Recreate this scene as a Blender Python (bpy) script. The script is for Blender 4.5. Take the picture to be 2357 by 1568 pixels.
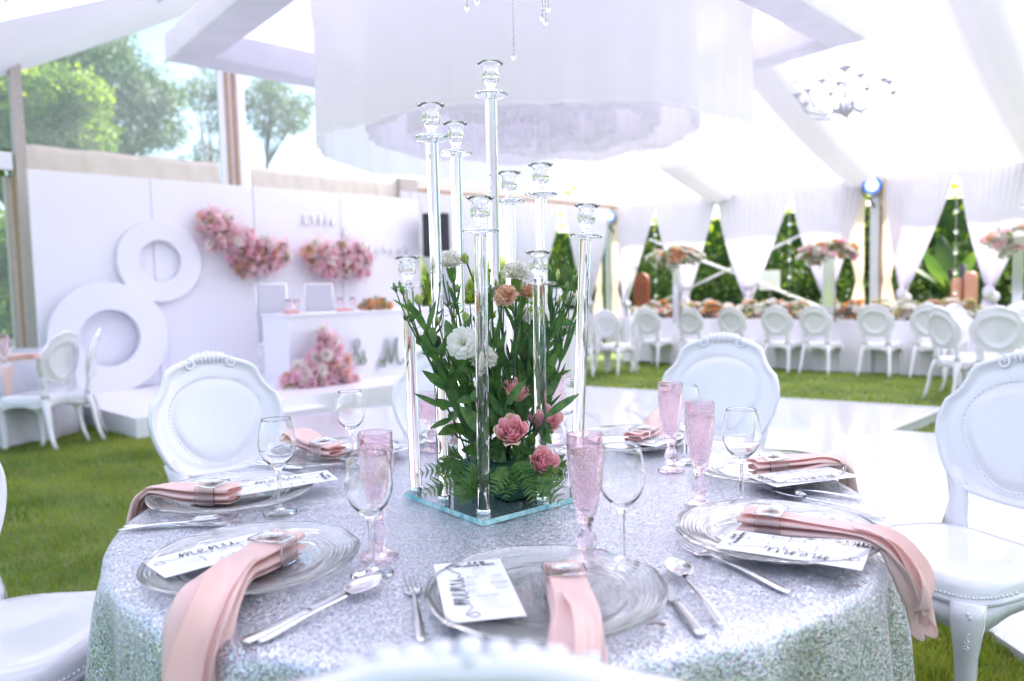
import bpy, bmesh, math, random
import numpy as np
from mathutils import Vector, Matrix, Euler
random.seed(7)
rng = np.random.default_rng(11)
PI = math.pi
S = bpy.context.scene
COL = S.collection
for o in list(bpy.data.objects):
    bpy.data.objects.remove(o)

# ------------------------------------------------------------------ camera
EYE = 1.201
FOC = 1782.0            # focal length for a picture 2357 wide
PITCH, ROLL = 0.06975, -0.02485
cp, sp_, cr, sr = math.cos(PITCH), math.sin(PITCH), math.cos(ROLL), math.sin(ROLL)
def ray(px, py):
    u = (px - 1178.5) / FOC; v = (784 - py) / FOC
    x = cr*u - sr*v; z = sr*u + cr*v
    y = cp + z*sp_; zz = -sp_ + z*cp
    return Vector((x, y, zz))
def at(px, py, Y):
    r = ray(px, py); return Vector((r.x/r.y*Y, Y, EYE + r.z/r.y*Y))
def on(px, py, z):
    r = ray(px, py); t = (z - EYE)/r.z; return Vector((r.x*t, r.y*t, z))
def zat(px, py, Y): return at(px, py, Y).z
def onwall(px, py, kind, c):
    # kind 'L': plane Y-X=c ; kind 'R': plane X+Y=c
    r = ray(px, py)
    t = c/(r.y - r.x) if kind == 'L' else c/(r.y + r.x)
    return Vector((r.x*t, r.y*t, EYE + r.z*t))
cam_d = bpy.data.cameras.new('camera')
cam = bpy.data.objects.new('camera', cam_d); COL.objects.link(cam)
cam_d.sensor_width = 36.0; cam_d.lens = FOC/2357*36
right = Vector((cr, sr*sp_, sr*cp)); up = Vector((-sr, cr*sp_, cr*cp))
fwd = Vector((0, cp, -sp_))
M = Matrix.Identity(4)
for i in range(3):
    M[i][0] = right[i]; M[i][1] = up[i]; M[i][2] = -fwd[i]
M.translation = Vector((0, 0, EYE))
cam.matrix_world = M
cam_d.clip_start = 0.02; cam_d.clip_end = 400
cam_d.dof.use_dof = True; cam_d.dof.focus_distance = 1.60; cam_d.dof.aperture_fstop = 2.8
S.camera = cam

# ------------------------------------------------------------------ light
SUN_EL, SUN_AZ = math.radians(50), (0.80, 0.60)     # azimuth as a ground direction towards the sun
W = bpy.data.worlds.new('World'); S.world = W; W.use_nodes = True
nt = W.node_tree; nt.nodes.clear()
wo = nt.nodes.new('ShaderNodeOutputWorld'); bg = nt.nodes.new('ShaderNodeBackground')
sky = nt.nodes.new('ShaderNodeTexSky'); sky.sky_type = 'NISHITA'; sky.sun_disc = False
sky.sun_elevation = SUN_EL; sky.sun_rotation = math.atan2(SUN_AZ[0], SUN_AZ[1])
sky.air_density = 1.0; sky.dust_density = 2.5; sky.ozone_density = 1.0
bg.inputs['Strength'].default_value = 0.15
nt.links.new(sky.outputs[0], bg.inputs['Color']); nt.links.new(bg.outputs[0], wo.inputs['Surface'])
sd = bpy.data.lights.new('sun', 'SUN'); sd.energy = 4.6; sd.angle = math.radians(0.6); sd.color = (1.0, 0.95, 0.88)
sun = bpy.data.objects.new('sun', sd); COL.objects.link(sun)
sv = Vector((SUN_AZ[0]*math.cos(SUN_EL), SUN_AZ[1]*math.cos(SUN_EL), math.sin(SUN_EL)))
sun.rotation_euler = sv.to_track_quat('Z', 'Y').to_euler(); sun.location = (6, 6, 14)
S.view_settings.view_transform = 'Standard'; S.view_settings.look = 'None'
S.view_settings.exposure = 1.68; S.view_settings.gamma = 1.0
S.view_settings.use_curve_mapping = False
c = S.cycles
c.max_bounces = 32; c.diffuse_bounces = 6; c.glossy_bounces = 8; c.transmission_bounces = 28; c.transparent_max_bounces = 32
c.use_denoising = True; c.sample_clamp_indirect = 6.0; c.use_adaptive_sampling = True; c.adaptive_threshold = 0.01
try:
    c.denoiser = 'OPENIMAGEDENOISE'; c.denoising_input_passes = 'RGB_ALBEDO_NORMAL'
except Exception: pass
c.caustics_refractive = True; c.caustics_reflective = False

# ------------------------------------------------------------------ mesh helpers
class MB:
    def __init__(s): s.v = []; s.f = []
    def add(s, vs, fs):
        b = len(s.v); s.v += [tuple(p) for p in vs]; s.f += [tuple(i + b for i in f) for f in fs]; return b
    def box(s, lo, hi, M=None):
        x0, y0, z0 = lo; x1, y1, z1 = hi
        vs = [Vector(p) for p in ((x0,y0,z0),(x1,y0,z0),(x1,y1,z0),(x0,y1,z0),(x0,y0,z1),(x1,y0,z1),(x1,y1,z1),(x0,y1,z1))]
        if M is not None: vs = [M @ p for p in vs]
        s.add(vs, [(0,3,2,1),(4,5,6,7),(0,1,5,4),(1,2,6,5),(2,3,7,6),(3,0,4,7)])
    def beam(s, a, b, w, h, up=Vector((0,0,1))):
        a = Vector(a); b = Vector(b); d = (b-a).normalized(); sd_ = d.cross(up).normalized(); u = sd_.cross(d)
        vs = [p + sd_*i*w/2 + u*j*h/2 for p in (a, b) for i, j in ((-1,-1),(1,-1),(1,1),(-1,1))]
        s.add(vs, [(3,2,1,0),(4,5,6,7),(0,1,5,4),(1,2,6,5),(2,3,7,6),(3,0,4,7)])
    def tube(s, pts, rad, n=8, caps=True, flat=None, ref=None):
        pts = [Vector(p) for p in pts]; m = len(pts)
        if not hasattr(rad, '__len__'): rad = [rad]*m
        b = len(s.v); prev = None
        for i, p in enumerate(pts):
            d = (pts[min(i+1, m-1)] - pts[max(i-1, 0)])
            d = d.normalized() if d.length > 1e-9 else Vector((0,0,1))
            if prev is None:
                r0 = Vector(ref) if ref else (Vector((0,0,1)) if abs(d.z) < .9 else Vector((1,0,0)))
                a = d.cross(r0).normalized()
            else:
                a = prev - d*prev.dot(d); a = a.normalized() if a.length > 1e-6 else d.orthogonal().normalized()
            prev = a; c2 = d.cross(a)
            r = rad[i]; ra, rb = (r if hasattr(r, '__len__') else (r, r*(flat or 1)))
            for k in range(n):
                t = 2*PI*k/n; q = p + a*math.cos(t)*ra + c2*math.sin(t)*rb; s.v.append(tuple(q))
        for i in range(m-1):
            for k in range(n):
                k2 = (k+1) % n; s.f.append((b+i*n+k, b+i*n+k2, b+(i+1)*n+k2, b+(i+1)*n+k))
        if caps:
            s.f.append(tuple(b+k for k in range(n))[::-1]); s.f.append(tuple(b+(m-1)*n+k for k in range(n)))
    def lathe(s, prof, n=32, M=None, closed=False, fn=None):
        b = len(s.v); m = len(prof)
        for (r, z) in prof:
            for k in range(n):
                t = 2*PI*k/n
                p = Vector((r*math.cos(t), r*math.sin(t), z))
                if fn: p = Vector(fn(r, t, z))
                if M is not None: p = M @ p
                s.v.append(tuple(p))
        rng_ = m if closed else m-1
        for i in range(rng_):
            j = (i+1) % m
            for k in range(n):
                k2 = (k+1) % n; s.f.append((b+i*n+k, b+i*n+k2, b+j*n+k2, b+j*n+k))
        if not closed:
            if prof[0][0] > 1e-6: pass
    def grid(s, fn, nu, nv, closeu=False):
        b = len(s.v)
        for j in range(nv+1):
            for i in range(nu + (0 if closeu else 1)):
                s.v.append(tuple(fn(i/nu, j/nv)))
        w = nu if closeu else nu+1
        for j in range(nv):
            for i in range(nu):
                i2 = (i+1) % w
                s.f.append((b+j*w+i, b+j*w+i2, b+(j+1)*w+i2, b+(j+1)*w+i))
    def prism(s, poly, z0, z1, M=None):
        n = len(poly); vs = [Vector((x, y, z0)) for x, y in poly] + [Vector((x, y, z1)) for x, y in poly]
        if M is not None: vs = [M @ p for p in vs]
        s.add(vs, [tuple(range(n))[::-1], tuple(range(n, 2*n))] + [(i, (i+1) % n, n+(i+1) % n, n+i) for i in range(n)])
    def ball(s, c_, r, n=6, m=4, sc=(1,1,1)):
        c_ = Vector(c_); b = len(s.v)
        s.v.append((c_.x, c_.y, c_.z + r*sc[2]))
        for j in range(1, m):
            ph = PI*j/m
            for k in range(n):
                t = 2*PI*k/n
                s.v.append((c_.x + r*sc[0]*math.sin(ph)*math.cos(t), c_.y + r*sc[1]*math.sin(ph)*math.sin(t), c_.z + r*sc[2]*math.cos(ph)))
        s.v.append((c_.x, c_.y, c_.z - r*sc[2])); e = len(s.v)-1
        for k in range(n): s.f.append((b, b+1+k, b+1+(k+1) % n))
        for j in range(m-2):
            for k in range(n):
                a = b+1+j*n; s.f.append((a+k, a+n+k, a+n+(k+1) % n, a+(k+1) % n))
        a = b+1+(m-2)*n
        for k in range(n): s.f.append((a+k, e, a+(k+1) % n))
    def mesh(s, name, mat, smooth=True):
        me = bpy.data.meshes.new(name); me.from_pydata(s.v, [], s.f)
        if mat: me.materials.append(mat)
        me.validate(clean_customdata=False)
        bm = bmesh.new(); bm.from_mesh(me); bmesh.ops.recalc_face_normals(bm, faces=bm.faces); bm.to_mesh(me); bm.free()
        if smooth: me.shade_smooth()
        return me
    def build(s, name, mat, parent=None, smooth=True, **kw):
        return obj(name, s.mesh(name, mat, smooth), parent, **kw)

def tag(o, label=None, cat=None, group=None, kind=None):
    if label: o['label'] = label
    if cat: o['category'] = cat
    if group: o['group'] = group
    if kind: o['kind'] = kind
    return o
def obj(name, data, parent=None, label=None, cat=None, group=None, kind=None):
    o = bpy.data.objects.new(name, data); COL.objects.link(o)
    if parent is not None: o.parent = parent
    return tag(o, label, cat, group, kind)
def empty(name, loc=(0,0,0), rz=0.0, label=None, cat=None, group=None):
    o = bpy.data.objects.new(name, None); COL.objects.link(o)
    o.location = loc; o.rotation_euler = (0, 0, rz); o.empty_display_size = .05
    return tag(o, label, cat, group)
def kids(o): return KIDS.get(o.name) or [c_ for c_ in o.children]
KIDS = {}
def copy_tree(o, parent=None, ch=None):
    c_ = o.copy(); COL.objects.link(c_)
    if parent is not None: c_.parent = parent
    for k in (ch[o.name] if ch else list(o.children)): copy_tree(k, c_, ch)
    return c_
def tree_of(o):
    d = {}
    def rec(x):
        d[x.name] = list(x.children)
        for y in x.children: rec(y)
    rec(o); return d
def dup(o, loc, rz, label=None, tree=None, group=None, rot=None, scale=None):
    c_ = copy_tree(o, None, tree); c_.location = loc; c_.rotation_euler = rot if rot else (0, 0, rz)
    if scale: c_.scale = scale
    if label: c_['label'] = label
    if group: c_['group'] = group
    return c_
def solidify(o, t, off=0):
    m = o.modifiers.new('thick', 'SOLIDIFY'); m.thickness = t; m.offset = off; return o
def sub(o, n=1):
    m = o.modifiers.new('smooth', 'SUBSURF'); m.levels = n; m.render_levels = n; return o
def bevel(o, w, n=2):
    m = o.modifiers.new('bevel', 'BEVEL'); m.width = w; m.segments = n; m.limit_method = 'ANGLE'; m.angle_limit = math.radians(40); return o
def fast_mesh(name, V, F, mat, smooth=False):
    me = bpy.data.meshes.new(name); nF, k = F.shape
    me.vertices.add(len(V)); me.vertices.foreach_set('co', V.astype(np.float32).ravel())
    me.loops.add(nF*k); me.loops.foreach_set('vertex_index', F.astype(np.int32).ravel())
    me.polygons.add(nF); me.polygons.foreach_set('loop_start', np.arange(0, nF*k, k, dtype=np.int32))
    me.update(calc_edges=True); me.materials.append(mat)
    if smooth: me.shade_smooth()
    return me
def gz(y, x=0): return -0.02*max(0.0, min(y, 20) - 3.5)
def yaw(fx, fy): return math.atan2(-fx, fy)       # rotation so that local +Y points along (fx,fy)

# ------------------------------------------------------------------ materials
def newmat(name):
    m = bpy.data.materials.new(name); m.use_nodes = True; t = m.node_tree
    return m, t, t.nodes['Principled BSDF'], t.nodes['Material Output']
def setp(b, **kw):
    al = dict(rough='Roughness', metal='Metallic', coat='Coat Weight', spec='Specular IOR Level', trans='Transmission Weight', ior='IOR',
              sheen='Sheen Weight', sss='Subsurface Weight', em='Emission Strength')
    for k, v in kw.items(): b.inputs[al[k]].default_value = v
def N(t, typ, **kw):
    n = t.nodes.new('ShaderNode'+typ)
    for k, v in kw.items(): setattr(n, k, v)
    return n
def plain(name, col, rough=.5, vary=0.0, vscale=8, bump=0.0, bscale=80, **kw):
    m, t, b, o = newmat(name); b.inputs['Base Color'].default_value = (*col, 1); setp(b, rough=rough, **kw)
    tc = N(t, 'TexCoord')
    if vary:
        n = N(t, 'TexNoise'); n.inputs['Scale'].default_value = vscale; n.inputs['Detail'].default_value = 4
        t.links.new(tc.outputs['Object'], n.inputs['Vector'])
        h = N(t, 'HueSaturation'); h.inputs['Color'].default_value = (*col, 1)
        mr = N(t, 'MapRange'); mr.inputs[3].default_value = 1-vary; mr.inputs[4].default_value = 1+vary
        t.links.new(n.outputs['Fac'], mr.inputs[0]); t.links.new(mr.outputs[0], h.inputs['Value']); t.links.new(h.outputs[0], b.inputs['Base Color'])
    if bump:
        n2 = N(t, 'TexNoise'); n2.inputs['Scale'].default_value = bscale; n2.inputs['Detail'].default_value = 3
        t.links.new(tc.outputs['Object'], n2.inputs['Vector'])
        bu = N(t, 'Bump'); bu.inputs['Strength'].default_value = bump; bu.inputs['Distance'].default_value = .01
        t.links.new(n2.outputs['Fac'], bu.inputs['Height']); t.links.new(bu.outputs[0], b.inputs['Normal'])
    return m
def cloth(name, col, tr=.5, vary=.04, vscale=3, thin=None, weave=0):
    """woven fabric that lets part of the light through"""
    m, t, b, o = newmat(name); t.nodes.remove(b)
    d = N(t, 'BsdfDiffuse'); s_ = N(t, 'BsdfTranslucent'); mx = N(t, 'MixShader'); mx.inputs[0].default_value = tr
    tc = N(t, 'TexCoord'); n = N(t, 'TexNoise'); n.inputs['Scale'].default_value = vscale; n.inputs['Detail'].default_value = 5
    t.links.new(tc.outputs['Object'], n.inputs['Vector'])
    mr = N(t, 'MapRange'); mr.inputs[3].default_value = 1-vary; mr.inputs[4].default_value = 1+vary
    h = N(t, 'HueSaturation'); h.inputs['Color'].default_value = (*col, 1)
    t.links.new(n.outputs['Fac'], mr.inputs[0]); t.links.new(mr.outputs[0], h.inputs['Value'])
    t.links.new(h.outputs[0], d.inputs['Color']); t.links.new(h.outputs[0], s_.inputs['Color'])
    t.links.new(d.outputs[0], mx.inputs[1]); t.links.new(s_.outputs[0], mx.inputs[2])
    last = mx
    if thin:
        tp = N(t, 'BsdfTransparent'); m2 = N(t, 'MixShader'); m2.inputs[0].default_value = 1-thin
        t.links.new(tp.outputs[0], m2.inputs[1]); t.links.new(mx.outputs[0], m2.inputs[2]); last = m2
    t.links.new(last.outputs[0], o.inputs['Surface'])
    return m
def leafmat(name, c1, c2, tr=.35, scale=3.0, rough=.5):
    m, t, b, o = newmat(name); setp(b, rough=rough)
    geo = N(t, 'NewGeometry'); n = N(t, 'TexNoise'); n.inputs['Scale'].default_value = scale; n.inputs['Detail'].default_value = 3
    t.links.new(geo.outputs['Position'], n.inputs['Vector'])
    cr_ = N(t, 'ValToRGB'); cr_.color_ramp.elements[0].color = (*c1, 1); cr_.color_ramp.elements[1].color = (*c2, 1)
    cr_.color_ramp.elements[0].position = .35; cr_.color_ramp.elements[1].position = .65
    t.links.new(n.outputs['Fac'], cr_.inputs[0]); t.links.new(cr_.outputs[0], b.inputs['Base Color'])
    tl = N(t, 'BsdfTranslucent'); h = N(t, 'HueSaturation'); h.inputs['Value'].default_value = 1.8; h.inputs['Saturation'].default_value = 1.1; h.inputs['Hue'].default_value = .48
    t.links.new(cr_.outputs[0], h.inputs['Color']); t.links.new(h.outputs[0], tl.inputs['Color'])
    mx = N(t, 'MixShader'); mx.inputs[0].default_value = tr
    t.links.new(b.outputs[0], mx.inputs[1]); t.links.new(tl.outputs[0], mx.inputs[2]); t.links.new(mx.outputs[0], o.inputs['Surface'])
    return m
def glass(name, col=(1,1,1), ior=1.46, rough=0.0):
    m, t, b, o = newmat(name); b.inputs['Base Color'].default_value = (*col, 1); setp(b, rough=rough, trans=1.0, ior=ior); return m
def film(name, col, haze=.06, gloss=.08):
    """clear plastic sheet: mostly see-through, a little milky"""
    m, t, b, o = newmat(name); t.nodes.remove(b)
    tp = N(t, 'BsdfTransparent'); tp.inputs[0].default_value = (*col, 1)
    g = N(t, 'BsdfGlossy'); g.inputs['Roughness'].default_value = .08
    d = N(t, 'BsdfTranslucent'); d.inputs[0].default_value = (.9,.93,1,1)
    m1 = N(t, 'MixShader'); m1.inputs[0].default_value = haze; m2 = N(t, 'MixShader'); m2.inputs[0].default_value = gloss
    t.links.new(tp.outputs[0], m1.inputs[1]); t.links.new(d.outputs[0], m1.inputs[2])
    t.links.new(m1.outputs[0], m2.inputs[1]); t.links.new(g.outputs[0], m2.inputs[2]); t.links.new(m2.outputs[0], o.inputs['Surface'])
    return m
def emis(name, col, s_):
    m, t, b, o = newmat(name); t.nodes.remove(b); e = N(t, 'Emission'); e.inputs[0].default_value = (*col, 1); e.inputs[1].default_value = s_
    t.links.new(e.outputs[0], o.inputs['Surface']); return m

MT = {}
MT['roof'] = cloth('tent_roof_fabric', (.87,.85,.95), .56, .03, 1.2)
MT['liner'] = cloth('white_lining_fabric', (.84,.82,.92), .16, .04, 2)
MT['lid'] = cloth('thin_white_lid_fabric', (.96,.95,.97), .82, .03, 2)
MT['sheer'] = cloth('sheer_white_fabric', (.93,.915,.96), .56, .02, 4, thin=.12)
MT['curtain'] = cloth('white_voile_curtain', (.72,.70,.80), .27, .04, 5)
MT['cream'] = cloth('cream_drape', (.86,.78,.68), .4, .06, 5)
MT['canvas'] = plain('ivory_canvas_band', (.66,.60,.55), .8, .12, 6, .3, 12)
MT['alu'] = plain('dull_aluminium', (.62,.62,.66), .35, .08, 10, metal=.6)
MT['wood'] = plain('weathered_brown_strip', (.42,.28,.20), .6, .2, 14)
MT['post'] = plain('grey_wood_post', (.46,.42,.40), .6, .2, 20)
MT['board'] = plain('white_painted_board', (.80,.79,.88), .45, .015, 2)
MT['whitebox'] = plain('white_vinyl', (.82,.81,.88), .3, .02, 3)
MT['floorw'] = plain('glossy_white_dance_floor', (.64,.64,.71), .16, .02, 2, coat=.3)
MT['chair'] = plain('glossy_white_resin', (.79,.785,.845), .15, .02, 3, coat=.7)
MT['chairgrey'] = plain('satin_white_resin', (.76,.77,.82), .35, .02, 3)
MT['tcloth'] = cloth('white_table_linen', (.80,.79,.86), .12, .03, 4)
MT['steel'] = plain('polished_cutlery_steel', (.78,.78,.80), .13, .05, 40, metal=1.0)
MT['chrome'] = plain('chrome', (.85,.86,.88), .08, metal=1.0)
MT['silverfoil'] = plain('silver_mirror_board', (.80,.82,.86), .12, metal=1.0)
MT['black'] = plain('black_speaker_plastic', (.015,.015,.025), .45)
MT['dark'] = plain('dark_metal', (.03,.03,.04), .4)
MT['glass'] = glass('clear_glass')
MT['crystal'] = glass('crystal_glass', (1,1,1), 1.52)
MT['acrylic'] = glass('clear_acrylic', (.99,.99,1), 1.45)
MT['aqua'] = glass('aqua_edged_plate_glass', (.86,.98,.97), 1.5)
MT['pink'] = glass('pale_pink_glass', (1.0,.85,.915), 1.45); MT['pink'].node_tree.nodes['Principled BSDF'].inputs['Transmission Weight'].default_value = .97
MT['pvc'] = film('clear_pvc_window', (.93,.96,.98), .22, .05)
MT['card'] = plain('white_card_stock', (.84,.85,.90), .4)
MT['ink'] = plain('black_printing_ink', (.02,.02,.03), .4)
MT['inkgrey'] = plain('grey_printing_ink', (.42,.41,.52), .5)
MT['trunk'] = plain('tree_bark', (.10,.075,.055), .9, .3, 6, .6, 30)
# ------------------------------------------------------------------ lawn
def lawnmat():
    m, t, b, o = newmat('lawn_soil_and_grass'); setp(b, rough=.9)
    geo = N(t, 'NewGeometry'); n = N(t, 'TexNoise'); n.inputs['Scale'].default_value = 2.2; n.inputs['Detail'].default_value = 6
    t.links.new(geo.outputs['Position'], n.inputs['Vector'])
    r = N(t, 'ValToRGB'); r.color_ramp.elements[0].color = (.08,.13,.018,1); r.color_ramp.elements[1].color = (.18,.23,.05,1)
    r.color_ramp.elements[0].position = .35; r.color_ramp.elements[1].position = .7
    t.links.new(n.outputs['Fac'], r.inputs[0]); t.links.new(r.outputs[0], b.inputs['Base Color'])
    return m
MT['lawn'] = lawnmat()
mb = MB()
xs = [-90,-30,-12,-6,-2,2,6,12,30,90]; ys = [-60,-20,-5,0,3.5,6,10,14,17,20,30,60,130]
for y in ys:
    for x in xs: mb.v.append((x, y, gz(y)))
for j in range(len(ys)-1):
    for i in range(len(xs)-1):
        a = j*len(xs)+i; mb.f.append((a, a+1, a+1+len(xs), a+len(xs)))
mb.build('lawn', MT['lawn'], kind='structure', smooth=False)
MT['grass'] = leafmat('grass_blades', (.085,.17,.02), (.26,.33,.06), .45, 1.3, .5)
MT['drygrass'] = leafmat('dry_grass_blades', (.22,.17,.07), (.30,.22,.10), .3, 6, .6)
def in_poly(x, y, poly):
    c_ = np.zeros(len(x), bool); j = len(poly)-1
    for i in range(len(poly)):
        xi, yi = poly[i]; xj, yj = poly[j]
        c_ ^= ((yi > y) != (yj > y)) & (x < (xj-xi)*(y-yi)/(yj-yi+1e-12)+xi); j = i
    return c_
def blades(n, box, h, w, seed, mat, name, excl=(), clump=0.25, poly=None):
    g = np.random.default_rng(seed)
    x = g.uniform(box[0], box[1], n); y = g.uniform(box[2], box[3], n)
    keep = np.ones(n, bool)
    if poly is not None: keep &= in_poly(x, y, poly)
    for p in excl: keep &= ~in_poly(x, y, p)
    x, y = x[keep], y[keep]; n = len(x)
    z = -0.02*np.clip(np.minimum(y, 20)-3.5, 0, None)
    a = g.uniform(0, 2*PI, n); hh = h*g.uniform(.5, 1.25, n)*(1+.35*np.sin(x*9)*np.sin(y*8)); lean = g.uniform(.1, .9, n)*hh; la = g.uniform(0, 2*PI, n)
    dx, dy = np.cos(a)*w/2, np.sin(a)*w/2; lx, ly = np.cos(la)*lean, np.sin(la)*lean
    V = np.empty((n, 5, 3))
    V[:,0] = np.stack([x-dx, y-dy, z], 1); V[:,1] = np.stack([x+dx, y+dy, z], 1)
    V[:,2] = np.stack([x+dx*.8+lx*.35, y+dy*.8+ly*.35, z+hh*.6], 1); V[:,3] = np.stack([x-dx*.8+lx*.35, y-dy*.8+ly*.35, z+hh*.6], 1)
    V[:,4] = np.stack([x+lx, y+ly, z+hh], 1)
    b = np.arange(n)[:,None]*5
    F = np.concatenate([b+np.array([[0,1,2]]), b+np.array([[0,2,3]]), b+np.array([[3,2,4]])])
    return obj(name, fast_mesh(name, V.reshape(-1,3), F, mat), kind='stuff')
# stage, dance floor outlines on the ground (x, y)
STAGE = [(-3.34,6.78),(.38,10.5),(-1.55,12.35),(-5.27,8.63)]
def W2(p): return (p.x, p.y)
FZ = .03
DF = [W2(on(660,958,FZ)), W2(on(1310,889,FZ)), W2(on(2176,940,FZ)), W2(on(1908,1046,FZ)), W2(on(1740,1085,FZ)), W2(on(1400,1150,FZ)), (-.55,3.0), W2(on(560,1000,FZ))]
DF2 = [W2(on(2046,992,FZ)), (6.2,3.75), (5.6,1.9), (1.55,2.15), W2(on(1740,1090,FZ)), W2(on(1908,1050,FZ))]
EX = [STAGE, DF, DF2]
blades(85000, (-5.5,-1.2,2.2,8.6), .034, .0042, 1, MT['grass'], 'grass', EX, poly=[(-1.5,2.2),(-1.2,5.5),(-3.2,8.6),(-5.5,8.6),(-5.5,4.5)])
blades(52000, (.75,2.6,.9,2.9), .04, .0038, 2, MT['grass'], 'grass', EX)
blades(26000, (-2.2,0.9,.0,2.2), .04, .0045, 3, MT['grass'], 'grass', EX)
blades(60000, (.3,9,5.2,14.5), .032, .008, 4, MT['grass'], 'grass', EX, poly=[(.3,9.0),(3.0,5.8),(6.5,5.2),(9,9),(3,14.5),(1.0,12)])
blades(11000, (-5.5,-1.2,2.0,8.0), .03, .005, 5, MT['drygrass'], 'dry_grass', EX)
blades(9000, (.75,2.6,.9,2.9), .03, .004, 6, MT['drygrass'], 'dry_grass', EX)
def slab(name, poly, z0, z1, mat, **kw):
    m_ = MB(); m_.prism(poly, z0, z1); return m_.build(name, mat, smooth=False, **kw)
def ccw(p):
    a = sum(p[i][0]*p[(i+1) % len(p)][1]-p[(i+1) % len(p)][0]*p[i][1] for i in range(len(p)))
    return p if a > 0 else p[::-1]
# dance floor, two boards of it
t = empty('dance_floor', (0,0,0), label='glossy white dance floor with grey printed swirls behind the round table', cat='dance floor')
o = slab('floor_panel', ccw(DF), -.16, FZ, MT['floorw']); o.parent = t
mb = MB()
def swirl(pts, w):
    n = len(pts)
    L = []; 
    for i, p in enumerate(pts):
        a = pts[max(i-1,0)]; b_ = pts[min(i+1,n-1)]; d = (b_-a); d.z = 0; d.normalize(); s_ = Vector((-d.y, d.x, 0))
        ww = w*math.sin(PI*(i+.6)/(n+.2))
        L.append((p+s_*ww, p-s_*ww))
    b0 = len(mb.v)
    for l, r in L: mb.v += [tuple(l), tuple(r)]
    for i in range(n-1): mb.f.append((b0+2*i, b0+2*i+1, b0+2*i+3, b0+2*i+2))
def arc(cx, cy, rx, ry, a0, a1, n=20, k=0):
    return [on(cx+math.cos(a0+(a1-a0)*i/n)*rx*(1-k*i/n), cy+math.sin(a0+(a1-a0)*i/n)*ry*(1-k*i/n), FZ+.004) for i in range(n+1)]
swirl(arc(1500,985,85,34,PI*1.05,PI*.1,k=.1), .03)
swirl(arc(1515,968,38,13,-PI*.9,PI*1.2,k=.25), .022)
swirl(arc(1400,985,100,48,-PI*.45,PI*.5,k=.1), .03)
swirl(arc(1560,940,120,60,PI*.8,PI*1.3,k=.1), .02)
swirl(arc(1330,980,70,40,PI*.9,PI*2.1,k=.3), .025)
mb.build('printed_swirl', plain('grey_floor_print', (.50,.51,.60), .25), t, smooth=False)
mb = MB()
for i in range(len(DF)):
    a, b_ = DF[i], DF[(i+1) % len(DF)]
    mb.beam((a[0],a[1],FZ+.004), (b_[0],b_[1],FZ+.004), .05, .006)
mb.build('edge_trim', MT['alu'], t, smooth=False)
t = empty('dance_floor', (0,0,0), label='plain white floor section on the right, beyond the dark joint', cat='dance floor')
o = slab('floor_panel', ccw(DF2), -.16, FZ+.008, MT['floorw']); o.parent = t
# mirrored strip beside the floor
A, B_ = on(2178,968,0), on(1920,1020,0)
# stage
def stage():
    t = empty('stage', (0,0,0), label='low white stage under the backdrop at the left', cat='stage')
    slab('platform', ccw(STAGE), -.2, .12, MT['whitebox']).parent = t
    m_ = MB(); m_.prism(ccw([(-3.02,6.78),(-1.9,7.9),(-2.2,8.2),(-3.32,7.08)][0:4]), -.1, .02); m_.build('step', MT['whitebox'], t, smooth=False)
    m_ = MB(); m_.box((0,0,0),(1,1,1), Matrix.Identity(4)) if False else None
    return t
stage()
# ------------------------------------------------------------------ tent
# left (gable) wall lies on Y-X=LW, right wall on X+Y=RW, tent axis along (1,-1)
LW, RW = 14.6, 19.1
q2 = math.sqrt(.5)
CX, CY = (RW-LW)/2, (RW+LW)/2
BDIR = Vector((q2,-q2,0)); ADIR = Vector((-q2,-q2,0))      # B along the tent, A across it (from the right eave)
CORN = Vector((CX, CY, 0)); WID = 14.4; LEN = 17.5
def roofz(t_):
    tt = min(t_, WID-t_); z = 2.86 + .452*tt
    sag = .45 if t_ < WID/2 else .12
    return z - sag*math.sin(PI*tt/(WID/2))
MT['seam'] = plain('grey_seam_cord', (.52,.50,.60), .6)
roof = empty('marquee', CORN, label='large white marquee with draped ceiling and clear gable windows', cat='marquee')
def rp(t_, s_, z): return ADIR*t_ + BDIR*s_ + Vector((0,0,z))      # relative to corner
bays = [0,2.7,5.35,7.9,10.45,13.0,15.5,17.5]
tq = [-.4,0,.25,.5,1,1.5,2,2.6,3.2,4,5,6,6.8,7.2,7.6,8.4,9.4,10.4,11.4,12.4,13.4,14.1,14.4,14.8]
for i in range(len(bays)-1):
    s0, s1 = bays[i], bays[i+1]; m_ = MB()
    def f(u, v, s0=s0, s1=s1):
        k = v*(len(tq)-1); j = min(int(k), len(tq)-2); t_ = tq[j]+(tq[j+1]-tq[j])*(k-j)
        bil = math.sin(PI*u)*.14*max(0,min(1, t_/1.2))*max(0,min(1, (WID-t_)/1.2))
        return rp(t_, s0+(s1-s0)*u, roofz(t_) - bil + .05)
    m_.grid(f, 10, len(tq)-1); m_.build('roof_panel', MT['roof'], roof)
for s_ in bays[1:-1]:
    m_ = MB()
    pts = [rp(t_, s_, roofz(t_)) for t_ in np.linspace(.05, WID-.05, 24)]
    m_.tube(pts, .07, 6, flat=1.0); m_.build('rafter', MT['alu'], roof)
    m_ = MB()      # lining pleat hung under each rafter
    def f(u, v, s_=s_):
        t_ = .1+v*(WID-.2); w = .34
        return rp(t_, s_+(u-.5)*2*w, roofz(t_) - .09 - .16*(1-(2*u-1)**2)**.6*1 + .015*math.sin(u*22))
    m_.grid(f, 12, 30); m_.build('ceiling_drape', MT['liner'], roof)
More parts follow.
